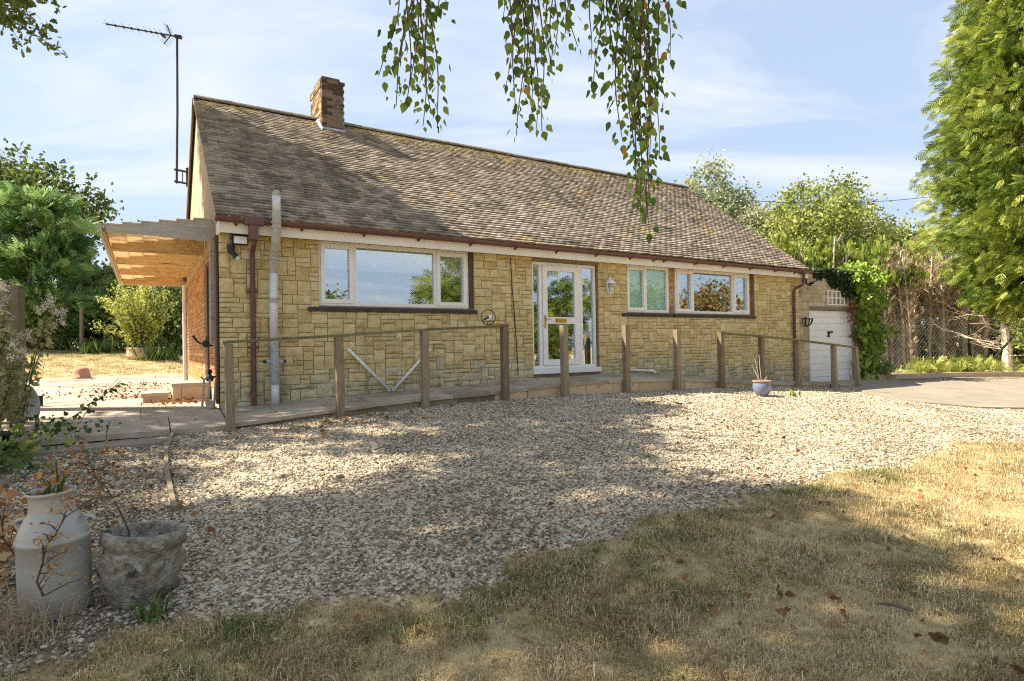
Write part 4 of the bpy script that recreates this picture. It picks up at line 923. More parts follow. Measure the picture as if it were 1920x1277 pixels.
OAK_V = [(0, 0, 0), (.14, .2, .02), (.10, .32, 0), (.26, .45, .03), (.16, .58, 0), (.24, .78, .02), (0, 1, -.05), (-.24, .78, .02), (-.16, .58, 0), (-.26, .45, .03), (-.10, .32, 0), (-.14, .2, .02)]
OAK_F = [(0, 1, 11), (1, 2, 10), (1, 10, 11), (2, 3, 9), (2, 9, 10), (3, 4, 8), (3, 8, 9), (4, 5, 7), (4, 7, 8), (5, 6, 7)]
def frond():
    """flat feathery conifer spray of length 1 along y"""
    v, f = [], []
    def dia(p, q, w):
        p, q = np.array(p), np.array(q); d = q - p; s = np.array([d[1], -d[0], 0]); s = s / (np.linalg.norm(s) + 1e-9) * w; b = len(v); m = p + d * .5
        v.extend([tuple(p), tuple(m + s + (0, 0, .015)), tuple(q), tuple(m - s + (0, 0, .015))]); f.extend([(b, b + 1, b + 2), (b, b + 2, b + 3)])
    dia((0, 0, 0), (0, 1, -.14), .030)
    for i in range(5):
        y = .06 + .175 * i; l = .50 * (1 - .60 * y)
        for sg in (1, -1): dia((0, y, -.02 * y), (sg * l * .62, y + l * .84, -.05 - .10 * i / 5), .042)
    return v, f
FR_V, FR_F = frond()
def blob(centers, radii, k):
    n = len(centers); c = np.repeat(centers, k, 0); r = np.repeat(radii, k)[:, None]; return c + rng.normal(size=(n * k, 3)) * r * .5
def crown_centers(n, c, rad, lumps=7, inner=.35):
    d = unit(rng.normal(size=(n, 3))); L = unit(rng.normal(size=(lumps, 3))); bump = np.max(d @ L.T, 1); k = rng.uniform(inner, 1, n) ** .6 * (.72 + .34 * np.clip(bump, 0, 1) ** 2); return np.asarray(c) + d * np.asarray(rad) * k[:, None]
def trunk(parent, h, r, lean=(0, 0), limbs=(), m='bark', name='trunk', n=9):
    mb = MB(); pts = [(lean[0] * (i / 6) ** 1.5 + random.uniform(-.3, .3) * r, lean[1] * (i / 6) ** 1.5 + random.uniform(-.3, .3) * r, h * i / 6 - (.25 if i == 0 else 0)) for i in range(7)]
    mb.tube(pts, [r * (1.25 if i == 0 else 1) * (1 - .72 * i / 6) for i in range(7)], n); mb.build(name, M[m], parent, True)
    if len(limbs):
        q = MB()
        for (u, tip) in limbs:
            k = u * 6; i = min(int(k), 5); a = Vector(pts[i]).lerp(Vector(pts[i + 1]), k - i); t = Vector(tip); mid = a.lerp(t, .5) + Vector((random.uniform(-.1, .1), random.uniform(-.1, .1), .12)) * (t - a).length * .8
            q.tube([a, a.lerp(mid, .5) + Vector((0, 0, .02)), mid, t], [r * .42 * (1 - .5 * u), r * .30 * (1 - .5 * u), r * .2 * (1 - .5 * u), r * .05], 5)
        q.build('limbs', M[m], parent, True)
def broadleaf(name, label, cat, x, y, top, rx, rz, nclus, per, size, m, clus=.55, tr=.16, group=None, lumps=8, zoff=0.0, z0=None, leaf=(LEAF_V, LEAF_F), inner=.35, droop=.0, limbs=14):
    z = ghf(x, y) if z0 is None else z0; h = top - z; t = empty(name, (x, y, z), label=label, cat=cat, group=group)
    cen = crown_centers(nclus, (0, 0, h - rz + zoff), (rx, rx, rz), lumps, inner)
    cen = cen[cen[:, 2] > .12]; lim = [(random.uniform(.35, .95), tuple(c)) for c in cen[rng.permutation(len(cen))[:limbs]]]
    trunk(t, max(.5, h - rz * .9), tr, (random.uniform(-.2, .2), random.uniform(-.2, .2)), lim)
    rad = rng.uniform(.6, 1.25, len(cen)) * clus; P = blob(cen, rad, per); P[:, 2] *= 1; ok = P[:, 2] > .02; P = P[ok]
    ct = np.clip(np.repeat(rng.normal(.5, .17, len(cen)), per)[ok] + rng.normal(0, .15, len(P)), 0, 1)
    d = rng.normal(size=(len(P), 3)); d[:, 2] -= droop; nn = rng.normal(size=(len(P), 3)); nn[:, 2] += 1.2
    scatter('crown', leaf[0], leaf[1], P, frames(d, n=np.cross(nn, d)), size * rng.uniform(.65, 1.3, len(P)), M[m], t, ct); return t
def conifer(name, label, x, y, top, r, n, size, m, base=.0, z0=None, per=26, vj=.09, droop=.25, tr=.16, group=None, shape=1.0, dens=.55, cat='conifer', rise=.35, branches=True, minr=.30):
    z = ghf(x, y) if z0 is None else z0; h = top - z; t = empty(name, (x, y, z), label=label, cat=cat, group=group)
    trunk(t, h * .96, tr, (random.uniform(-.1, .1), random.uniform(-.1, .1)))
    nb = max(30, n // per); zz = base + (h - base) * rng.uniform(0, 1, nb) ** 1.15; az = rng.uniform(0, 2 * np.pi, nb)
    prof = r * (np.clip(1 - (zz - base) / (h - base), 0, 1) ** (.62 * shape) * .92 + .10) * np.clip(.55 + (zz - base) / (.16 * (h - base) + .01) * .45, .5, 1)
    L = prof * rng.uniform(.62, 1.12, nb); bt = rng.normal(.5, .16, nb)
    idx = np.repeat(np.arange(nb), per); u = rng.uniform(minr, 1.0, len(idx)) ** .7; a = az[idx]; l = L[idx] * u
    side = rng.normal(0, 1, len(idx)) * (.10 + .17 * L[idx] * (1 - .5 * u)); P = np.stack([np.cos(a) * l - np.sin(a) * side, np.sin(a) * l + np.cos(a) * side, zz[idx] + l * rise - (l ** 2) * .10 * rise + rng.normal(0, vj, len(idx))], 1)
    d = np.stack([np.cos(a + side * .35), np.sin(a + side * .35), np.full(len(a), rise * .6) - droop * rng.uniform(0, 1.6, len(a))], 1) + rng.normal(size=(len(a), 3)) * .34
    nn = rng.normal(size=(len(a), 3)) * .5; nn[:, 2] += 1
    ok = P[:, 2] > .05
    scatter('foliage', FR_V, FR_F, P[ok], frames(d[ok], n=np.cross(nn, d)[ok]), size * rng.uniform(.6, 1.35, ok.sum()), M[m], t, np.clip(bt[idx] + rng.normal(0, .14, len(a)), 0, 1)[ok])
    if branches:
        mb = MB()
        for i in range(0, nb, max(1, nb // 70)):
            e = (math.cos(az[i]) * L[i] * .85, math.sin(az[i]) * L[i] * .85, zz[i] + L[i] * .85 * rise * .8); mb.tube([(0, 0, zz[i]), tuple(.5 * c + (0, 0, zz[i] * .5)[k] for k, c in enumerate(e)), e], [.035, .022, .008], 4)
        mb.build('branches', M['bark'], t)
    return t
# left background
conifer('conifer', 'big green conifer behind the back lawn at the far left', -22.6, 28.0, 8.7, 3.0, 9000, .6, 'leyland_blue', .3, per=50, vj=.07, shape=.55, rise=.45)
broadleaf('oak_tree', 'dark oak crown rising above the green conifer at far left', 'tree', -30.0, 36.0, 13.6, 4.6, 4.0, 150, 70, .34, 'oak', 1.0, .35)
broadleaf('broad_tree', 'leafy dark tree between the conifer and the yellow shrub', 'tree', -20.6, 30.5, 6.4, 1.9, 2.4, 90, 60, .22, 'hedge', .6)
broadleaf('broad_tree', 'leafy mid green tree under the far edge of the canopy', 'tree', -17.6, 29.0, 5.6, 2.0, 2.5, 100, 60, .20, 'ash', .6)
broadleaf('broad_tree', 'dark bushy tree beside the far corner of the brick gable', 'tree', -15.3, 28.0, 6.0, 2.1, 2.8, 110, 60, .22, 'hedge', .6)
broadleaf('broad_tree', 'low dark bush behind the timber stake on the back lawn', 'bush', -23.6, 31.5, 4.6, 2.6, 1.9, 90, 60, .22, 'hedge', .6)
broadleaf('broad_tree', 'tall grey green tree showing in the gap past the canopy edge', 'tree', -22.0, 38.0, 9.5, 2.4, 3.2, 90, 60, .28, 'willow', .8)
def far_hedge():
    P, P2 = [], []
    for i in range(340):
        x = rng.uniform(-34, -13); y = 32 + rng.uniform(-.8, .8) - .05 * (x + 20); P.append((x, y, ghf(x, y) + rng.uniform(0, 1) ** 1.3 * 3.0))
    for i in range(620):
        u = rng.uniform(0, 1); x = 11 + 16 * u; y = 24.6 + 3.2 * u + rng.uniform(-.4, .4); P2.append((x, y, ghf(x, y) + rng.uniform(0, 1) * 4.0))  # added backing mass, stands in for the dark inside of the conifer row
    for nm_, PP, mm_, lab in (('hedge', P2, 'hedge', 'leafy hedge added as dark backing behind the dying conifers'),):
        c = np.array(PP); Q = blob(c, rng.uniform(.4, .7, len(c)), 60); d = rng.normal(size=(len(Q), 3)); T(scatter(nm_, LEAF_V, LEAF_F, Q, frames(d), .17 * rng.uniform(.6, 1.3, len(Q)), M[mm_], None, np.clip(np.repeat(rng.normal(.35, .2, len(c)), 60) + rng.normal(0, .15, len(Q)), 0, 1)), lab, 'hedge')
    c = np.array(P); Q = blob(c, rng.uniform(.4, .8, len(c)), 46); d = rng.normal(size=(len(Q), 3)); o = scatter('hedge', LEAF_V, LEAF_F, Q, frames(d), .22 * rng.uniform(.6, 1.3, len(Q)), M['hedge'], None, np.clip(np.repeat(rng.normal(.4, .2, len(c)), 46) + rng.normal(0, .15, len(Q)), 0, 1)); T(o, 'dark hedge closing off the back lawn', 'hedge')
far_hedge()
def yellow_shrub():
    x, y = -14.35, 22.9; z = ghf(x, y); t = empty('yellow_shrub', (x, y, z), label='pale yellow green shrub growing from a round planter on the back lawn', cat='shrub'); mb = MB(); pts = []
    for i in range(42):
        a = rng.uniform(0, 6.28); s = rng.uniform(.25, 1.5) * (1.2 if math.cos(a) < 0 else .8); h = rng.uniform(1.6, 3.4) - .3 * s; e = Vector((math.cos(a) * s, math.sin(a) * s * .7, h)); b0 = Vector((math.cos(a) * .15, math.sin(a) * .15, .3)); mid = b0.lerp(e, .5) + Vector((0, 0, .35)); mb.tube([b0, mid, e], [.018, .012, .004], 4)
        for k in range(16): pts.append(list(b0.lerp(mid, k / 8) if k < 8 else mid.lerp(e, (k - 8) / 7)))
    mb.build('stems', M['twig'], t); c = np.array(pts); c = c[c[:, 2] > .55]; P = blob(c, np.full(len(c), .20), 11); d = rng.normal(size=(len(P), 3)); scatter('leaves', LEAF_V, LEAF_F, P, frames(d), .11 * rng.uniform(.6, 1.3, len(P)), M['shrubleaf'], t)
    p = empty('round_planter', (x + .15, y - .05, z - .02), label='round pinkish planter around the foot of the yellow shrub', cat='planter'); MB().lathe([(.5, 0), (.58, .12), (.56, .38), (.60, .42), (.52, .44), (.46, .36), (0, .34)], 22, wob=.02).build('wall', M['block'], p)
    x, y = -19.75, 27.2; s = empty('timber_stake', (x, y, ghf(x, y) - .1), label='tall thin timber stake standing at the back of the lawn', cat='stake'); MB().hexa([(-.06, -.06, 0), (.06, -.06, 0), (.06, .06, 0), (-.06, .06, 0), (-.04, -.05, 2.05), (.07, -.05, 2.05), (.07, .06, 2.15), (-.04, .06, 2.15)]).build('shaft', M['post'], s)
    x, y = -24.2, 28.5; m_ = MB(); n = 26
    for j in range(9):
        r = j / 8; m_.v += [(x + 2.4 * r * math.cos(2 * math.pi * k / n) * (1 + .08 * math.sin(k * 2.3)), y + 1.3 * r * math.sin(2 * math.pi * k / n), ghf(x, y) - .05 + 1.15 * (1 - r ** 1.4) + random.uniform(-.05, .05)) for k in range(n)]
    for j in range(8): m_.f += [(j * n + k, (j + 1) * n + k, (j + 1) * n + (k + 1) % n, j * n + (k + 1) % n) for k in range(n)]; m_.t += [.5] * n
    T(m_.build('earth_mound', mat('mound_earth', [(.13, .085, .06), (.24, .17, .12)], 3, 8, 1, .6), None, True), 'brown earth mound under the trees at the back left', kind='structure')
    for (px_, py_, lab) in ((-17.9, 25.6, 'clump of tall dark green grass left of the yellow shrub'), (-13.25, 22.4, 'clump of feathery green plants right of the round planter')):
        z = ghf(px_, py_); n = 260; a = rng.uniform(0, 6.28, n); P = np.stack([px_ + rng.normal(0, .3, n), py_ + rng.normal(0, .3, n), np.full(n, z)], 1); d = np.stack([np.cos(a) * .5, np.sin(a) * .5, np.ones(n)], 1); T(scatter('tall_grass', BLADE_V, BLADE_F, P, frames(d), rng.uniform(.3, .85, n), M['weed'], None), lab, 'plant')
yellow_shrub()
# left: fence, flowering shrub
def left_fence():
    p = empty('fence_post', (-5.88, 7.05, ghf(-5.88, 7.05) - .1), label='grey square fence post at the end of the left fence panel', cat='post'); h = 2.28 - p.location.z; MB().box(-.05, -.05, 0, .05, .05, h).build('shaft', M['rail'], p); MB().box(-.055, -.055, h, .055, .055, h + .03).build('cap', M['rail'], p)
    f = empty('garden_fence', (-5.98, 7.06, ghf(-6, 7.1)), 0.03, label='weathered horizontal board fence panel at the far left edge', cat='fence')
    for i in range(11): MB().box(-1.85, -.012 + .012 * (i % 2), .05 + i * .145, -.0, .01 + .012 * (i % 2), .05 + i * .145 + .155).build('board', M['rail'], f)
    for xx in (-1.82, -.95, -.05): MB().box(xx - .025, .035, .0, xx + .025, .075, 1.7).build('batten', M['rail'], f)
    MB().box(-1.87, -.03, 1.66, .0, .03, 1.70).build('capping', M['rail'], f)
left_fence()
def flower_shrub():
    x, y = -5.62, 6.25; z = ghf(x, y); t = empty('flowering_shrub', (x, y, z), label='straggly shrub with faded pinkish seed heads at the left edge', cat='shrub'); mb = MB(); heads = []; lv = []
    for i in range(25):
        bx, by = rng.normal(0, .20), rng.normal(0, .22); h = rng.uniform(.9, 1.72); e = Vector((bx * 2.0 + rng.normal(0, .16) + .06, by * 2.0 + rng.normal(0, .15), h)); b0 = Vector((bx, by, 0)); mid = b0.lerp(e, .55) + Vector((0, 0, .08)); mb.tube([b0, mid, e], [.007, .005, .003], 4); heads.append(list(e))
        for k in range(3): heads.append([e.x + rng.normal(0, .06), e.y + rng.normal(0, .06), e.z - rng.uniform(.02, .16)])
        for k in range(26):
            u = rng.uniform(.12, .95); q = b0.lerp(mid, u / .55) if u < .55 else mid.lerp(e, (u - .55) / .45); lv.append(list(q))
    mb.build('stems', M['weed'], t); L = np.array(lv); L = np.repeat(L, 3, 0) + rng.normal(0, .035, (len(L) * 3, 3)); d = rng.normal(size=(len(L), 3)); scatter('leaves', LEAF_V, LEAF_F, L, frames(d), .075 * rng.uniform(.6, 1.3, len(L)), leafmat('shrub_grey_leaf', [(.19, .20, .07), (.31, .31, .12), (.44, .41, .20)]), t)
    H = np.array(heads); P = blob(H, np.full(len(H), .042), 46); d = rng.normal(size=(len(P), 3)); scatter('seed_heads', LEAF_V, LEAF_F, P, frames(d), .020 * rng.uniform(.6, 1.4, len(P)), M['fluff'], t)
    # low weeds and nettles
    for (cx_, cy_, n, s, mm, nm, lab) in ((-4.75, 5.35, 240, .07, 'weed', 'weed', 'broad leaved green weeds left of the gravel side path'), (-5.15, 6.0, 260, .06, 'shrubleaf', 'weed', 'yellowing low weeds below the satellite dish'), (-4.95, 6.55, 130, .055, 'weed', 'weed', 'small green ivy shoots creeping onto the patio by the dish'), (-3.05, 3.55, 140, .06, 'dryleaf', 'weed', 'dry brown leafy weeds left of the milk churn')):
        P = np.stack([cx_ + rng.normal(0, .20, n), cy_ + rng.normal(0, .22, n), np.zeros(n)], 1); P[:, 2] = gh(P[:, 0], P[:, 1]) + np.abs(rng.normal(0, .11, n)) + .02; d = rng.normal(size=(n, 3)); d[:, 2] = np.abs(d[:, 2]) * .8; nn = rng.normal(size=(n, 3)) * .5; nn[:, 2] += 1
        T(scatter(nm, LEAF6_V, LEAF6_F, P, frames(d, n=np.cross(nn, d)), s * rng.uniform(.6, 1.4, n), M[mm], None), lab, 'weeds', kind='stuff')
    mb = MB(); t2 = empty('bramble_shoot', (-5.0, 6.6, .62), label='thin leafy shoot reaching over the patio in front of the dish', cat='plant'); pts = [(0, 0, .12), (.22, .05, .25), (.42, .1, .42), (.56, .12, .55)]; mb.tube(pts, .004, 4).build('stem', M['twig'], t2)
    P = np.array([Vector(pts[0]).lerp(Vector(pts[3]), u) + Vector((0, 0, -.02)) for u in np.linspace(.2, 1, 13)]); P = np.repeat(P, 2, 0); d = rng.normal(size=(len(P), 3)); d[:, 2] -= .6; scatter('leaves', LEAF6_V, LEAF6_F, P, frames(d), .06 * rng.uniform(.7, 1.3, len(P)), M['oak'], t2)
flower_shrub()
# right background
broadleaf('willow_tree', 'silvery green willow tree rising behind the right end of the roof', 'tree', 15.6, 46.0, 15.2, 4.3, 5.4, 190, 130, .26, 'willow', .95, .3, inner=.3, droop=.4)
broadleaf('ash_tree', 'broad yellow green ash tree behind the garage', 'tree', 19.8, 38.5, 11.9, 4.3, 4.6, 260, 150, .22, 'ash', .85, .3, inner=.25)
broadleaf('ash_tree', 'smaller pale ash tree between the broad ash and the big conifer', 'tree', 25.6, 40.0, 9.6, 3.0, 3.4, 120, 130, .22, 'ash', .8, .25)
broadleaf('broad_tree', 'grey green tree filling the gap behind the ridge end', 'tree', 17.6, 42.0, 10.5, 3.0, 4.0, 120, 120, .25, 'willow', .9, .25)
broadleaf('broad_tree', 'shady green tree behind the bare trunk at the right edge', 'tree', 27.5, 30.0, 6.5, 3.4, 2.9, 120, 70, .28, 'hedge', .8)
broadleaf('broad_tree', 'round green tree far behind the wire fence at right', 'tree', 35.0, 33.0, 7.0, 4.4, 3.1, 130, 70, .30, 'ash', .9)
broadleaf('broad_tree', 'low leafy bush seen through the wire fence at right', 'bush', 22.5, 26.0, 3.2, 2.2, 1.4, 110, 60, .2, 'ash', .5)
def hedge_row():
    X = np.linspace(10.4, 18.6, 17); g = 'overgrown conifer hedge behind the wire fence'
    od = ('first', 'second', 'third', 'fourth', 'fifth', 'sixth', 'seventh', 'eighth', 'ninth', 'tenth', 'eleventh')
    HL_ = ['green topped hedge conifer behind the garage, %s counting from the roof' % od[i] for i in range(6)] + ['dying hedge conifer with bare pale stems, %s to the right of the creeper' % od[i] for i in range(11)]
    r_ = random.Random(21)
    for i, x0 in enumerate(X):
        x = x0 + r_.uniform(-.15, .15); y = 22.3 + (x0 - 10.4) * .22 + (r_.uniform(-.35, .35) if x0 < 13.4 else r_.uniform(-1.0, .5)); z = ghf(x, y); live = x0 < 13.4; top = 5.25 + r_.uniform(-.4, .6) - (.2 if not live else 0)
        t = empty('hedge_conifer', (x, y, z), label=HL_[i], cat='hedge tree', group=g + (' (green)' if live else ' (dead)'))
        mb = MB(); tips = []
        for k in range(1 if live else r_.choice((3, 4, 4))):
            bx, by = r_.uniform(-.35, .35), r_.uniform(-.6, .1); hh = top - z - r_.uniform(.2, 1.2); lx = r_.uniform(-.25, .25); pts = [(bx + lx * u * u + r_.uniform(-.03, .03), by, hh * u - .1) for u in (0, .2, .4, .6, .8, 1)]; rad = r_.uniform(.036, .075); mb.tube(pts, [rad * (1 - .6 * u) for u in (0, .2, .4, .6, .8, 1)], 6)
            for q in range(64 if live else 84):
                u = r_.uniform(.06, .98); j = min(int(u * 5), 4); p = Vector(pts[j]).lerp(Vector(pts[j + 1]), u * 5 - j); a = r_.uniform(0, 6.28); l = r_.uniform(.10, .42); e = p + Vector((math.cos(a) * l, math.sin(a) * l, l * r_.uniform(.5, 1.7))); tips.append((p, e, u)); mb.tube([p, e], [.009, .003], 3, cap=False)
        mb.build('stems', M['deadwood'], t)
        P, D = [], []
        for p, e, u in tips:
            if live and u > .4: continue
            for q in range(7 if u > .42 else 2): P.append(list(p.lerp(e, r_.uniform(.3, 1.05)))); D.append(list((e - p) + Vector((r_.gauss(0, .25), r_.gauss(0, .25), r_.uniform(.0, .4)))))
        if P: P, D = np.array(P), np.array(D); D[:, 2] += .35; scatter('dead_twigs', FR_V, FR_F, P, frames(D), rng.uniform(.07, .20, len(P)), M['rust'], t)
        # green columns on top
        n = 2400 if live else (900 if x0 < 15.2 else 60); lo = 1.7 if live else 2.9; ncol = 10; cxy = rng.normal(0, .34, (ncol, 2)); ch = rng.uniform(.72, 1.0, ncol) * (top - z); c = rng.integers(0, ncol, n); u = rng.uniform(0, 1, n) ** .8
        zz = lo + (ch[c] - lo) * u; rr = .20 * (1 - u) + .05; P = np.stack([cxy[c, 0] + rng.normal(0, 1, n) * rr, cxy[c, 1] + rng.normal(0, 1, n) * rr, zz], 1); D = np.stack([rng.normal(0, .35, n), rng.normal(0, .35, n), np.full(n, 1.0)], 1)
        if x0 < 15.2: scatter('green_top', FR_V, FR_F, P, frames(D), rng.uniform(.14, .30, n), M['leyland_yellow'], t, np.clip(rng.normal(.5, .2, n) + (cxy[c, 0] * .2), 0, 1))
hedge_row()
def wire_fence():
    f = empty('wire_fence', (0, 0, 0), label='green chain link fence in front of the dying hedge', cat='fence'); a, b = np.array((12.6, 20.75)), np.array((21.5, 22.9)); L = np.linalg.norm(b - a); d = (b - a) / L
    def P(u, h): q = a + d * u; return (q[0], q[1], ghf(*q) * .0 + .42 + h)
    mb = MB(); H = 1.85; step = .16
    k = -int(H / step)
    while k * step < L:
        for sg in (1, -1):
            u0 = k * step if sg == 1 else k * step + H; u1 = u0 + sg * H; h0, h1 = 0.0, H
            ua, ub = u0, u1; ha, hb = h0, h1
            # clip to 0..L
            def cl(u, u_, h, h_):
                if u < 0: return 0.0, h + (h_ - h) * (0 - u) / (u_ - u)
                if u > L: return L, h + (h_ - h) * (L - u) / (u_ - u)
                return u, h
            if max(ua, ub) <= 0 or min(ua, ub) >= L: continue
            ua2, ha2 = cl(ua, ub, ha, hb); ub2, hb2 = cl(ub, ua, hb, ha); mb.tube([P(ua2, ha2), P(ub2, hb2)], .0026, 3, cap=False)
        k += 1
    for h in (.02, .95, H): mb.tube([P(0, h), P(L, h)], .004, 4)
    T(mb.build('wire_mesh', M['wire'], f), kind='stuff')
    for u in (.1, 4.35, 8.6): x, y, z = P(u, -.2); MB().tube([(x, y + .05, z), (x, y + .05, z + H + .35)], .042, 8).build('post', M['black'], f)
    MB().bar((14.75, 18.75, .38), (17.1, 20.2, 1.55), .05, .05).build('brace', M['black'], f)
wire_fence()
conifer('conifer', 'tall yellow green conifer filling the right edge of the picture', 16.75, 18.5, 16.5, 3.45, 40000, .36, 'leyland_yellow', 2.0, per=40, vj=.13, shape=.75, droop=.85, tr=.22, rise=.24, minr=.15)
def dead_tree():
    x, y = 16.9, 20.3; t = empty('dead_tree', (x, y, ghf(x, y) - .1), label='bare pale trunk with dead branches under the big conifer', cat='tree'); mb = MB(); mb.tube([(0, 0, 0), (.05, 0, .8), (-.03, 0, 1.6), (.02, 0, 2.5)], [.17, .14, .12, .10], 9); mb.build('trunk', M['deadwood'], t); mb = MB(); r_ = random.Random(3)
    def br(p, d, l, r, k):
        e = p + d * l; mid = p.lerp(e, .5) + Vector((r_.gauss(0, .05), r_.gauss(0, .05), r_.gauss(0, .05))); mb.tube([p, mid, e], [r, r * .7, r * .35], 4, cap=False)
        if k: 
            for _ in range(3): br(p.lerp(e, r_.uniform(.35, 1)), (d + Vector((r_.gauss(0, .6), r_.gauss(0, .6), r_.gauss(.1, .5)))).normalized(), l * r_.uniform(.4, .7), r * .5, k - 1)
    for i in range(15): a = r_.uniform(2.0, 5.6); br(Vector((0, 0, r_.uniform(.6, 2.4))), Vector((math.cos(a), math.sin(a), r_.uniform(-.1, .6))).normalized(), r_.uniform(.7, 1.3), .022, 2)
    mb.build('branches', M['deadwood'], t)
dead_tree()
def verge():
    for (cx_, cy_, n, s, mm, sp, lab) in ((14.2, 19.0, 420, .34, 'shrubleaf', (.75, .25), 'bright yellow green weeds at the foot of the wire fence'), (17.0, 21.3, 300, .3, 'leyland', (.7, .3), 'dark green undergrowth behind the wire fence at right')):
        P = np.stack([cx_ + rng.normal(0, sp[0], n), cy_ + rng.normal(0, sp[1], n), np.zeros(n)], 1); P[:, 2] = gh(P[:, 0], P[:, 1]) + rng.uniform(0, .3, n); d = rng.normal(size=(n, 3)); d[:, 2] = np.abs(d[:, 2]) * 1.2; T(scatter('weed', FR_V, FR_F, P, frames(d), s * rng.uniform(.5, 1.3, n), M[mm], None), lab, 'weeds', kind='stuff')
    k = empty('bed_edging', (0, 0, 0), label='low edging of the dry bed between driveway and wire fence', cat='edging'); pts = [(9.9, 16.6), (11.6, 17.2), (13.4, 17.8), (15.2, 18.2), (18.5, 18.8)]
    for i in range(len(pts) - 1): a, b = pts[i], pts[i + 1]; MB().bar((*a, ghf(*a) + .05), (*b, ghf(*b) + .05), .12, .16).build('edge_block', M['block'], k)
verge()
def creeper():
    c = hroot('creeper', 0, 0, 0, label='leafy green creeper hanging over the right corner of the garage', cat='creeper'); P = []; N = 5200
    s = rng.uniform(15.6, 17.9, N); z = rng.uniform(.35, 3.75, N); t = rng.uniform(-.42, .25, N)
    lim = 16.15 - np.clip(z - 2.35, 0, 2) * .42 + .12 * snoise(s * 0, z * 2, 1.2, 5); rlim = 17.45 + .28 * snoise(z * 1.3, z * 0, 1.3, 2) - .25 * (z < 1) - .3 * np.clip(z - 3.2, 0, 1)
    den = snoise(s, z, 1.6, 7) > -.9
    ok = (s > lim) & (s < rlim) & den & (z < 3.55 + .12 * snoise(s * 2, z * 0, 1.1, 3)); t = t - .12 * np.clip(snoise(s, z, 1.1, 4), -1, 1)
    P = np.stack([s, t, z], 1)[ok]; d = rng.normal(size=(len(P), 3)) * .6; d[:, 2] -= 1.0; d[:, 1] -= .5; nn = rng.normal(size=(len(P), 3)) * .5; nn[:, 1] -= 1; nn[:, 2] += .5
    scatter('leaves', LEAF6_V, LEAF6_F, P, frames(d, n=np.cross(nn, d)), .135 * rng.uniform(.55, 1.35, len(P)), M['creeper'], c)
    i = hroot('ivy', 0, 0, 0, label='dark ivy trailing along the top of the garage wall', cat='ivy'); N = 3000; s = rng.uniform(14.0, 16.6, N); z = rng.uniform(2.6, 3.55, N); low = 3.36 - np.clip(s - 14.2, 0, 5) * .36 + .07 * snoise(s * 3, s * 0, 1, 3); ok = (z > low) & (z < 3.48 + .05 * snoise(s * 4, s * 0, 1, 6)); P = np.stack([s, rng.uniform(-.08, .12, N), z], 1)[ok]; d = rng.normal(size=(len(P), 3)) * .6; d[:, 2] -= .8; nn = rng.normal(size=(len(P), 3)) * .4; nn[:, 1] -= 1
    scatter('leaves', LEAF6_V, LEAF6_F, P, frames(d, n=np.cross(nn, d)), .095 * rng.uniform(.6, 1.3, len(P)), M['ivy'], i)
    mb = MB(); r_ = random.Random(1)
    for k in range(14):
        x = r_.uniform(16.2, 17.2); pts = [(x + r_.gauss(0, .06) * j, -.02 - .03 * (j % 2), .3 + j * .5) for j in range(6)]; mb.tube(pts, [.016 - .002 * j for j in range(6)], 5)
    mb.build('stems', M['twig'], c)
    N = 60; P = np.stack([rng.normal(15.95, .12, N), rng.uniform(-.1, -.02, N), rng.normal(2.38, .18, N)], 1); d = rng.normal(size=(N, 3)); d[:, 2] -= 1; scatter('red_leaves', LEAF6_V, LEAF6_F, P, frames(d), .09 * rng.uniform(.6, 1.3, N), leafmat('reddening_leaf', [(.20, .05, .03), (.28, .11, .05)]), c)
    q = empty('low_shrub', (*st2w(16.9, -.25), .34), label='grey green low shrub at the foot of the creeper', cat='shrub'); cen = crown_centers(26, (0, 0, .35), (.45, .35, .38)); P = blob(cen, np.full(26, .16), 40); d = rng.normal(size=(len(P), 3)); scatter('leaves', LEAF_V, LEAF_F, P, frames(d), .07, M['willow'], q)
creeper()
def cables():
    def sag(a, b, s, n=14): a, b = Vector(a), Vector(b); return [a.lerp(b, i / n) - Vector((0, 0, s * 4 * (i / n) * (1 - i / n))) for i in range(n + 1)]
    for nm, a, b, s, lab in (('power_cable', (11.0, 27.0, 7.95), (24.5, 31.0, 9.3), .35, 'black overhead cable running from behind the roof to the big conifer'), ('telephone_wire', (10.3, 17.6, 3.62), (18.2, 25.0, 5.35), .12, 'thin pale wire stretched above the garage and hedge')):
        T(MB().tube(sag(a, b, s), .014 if nm == 'power_cable' else .008, 4).build(nm, M['black' if nm == 'power_cable' else 'pipe_old']), lab, 'cable')
cables()

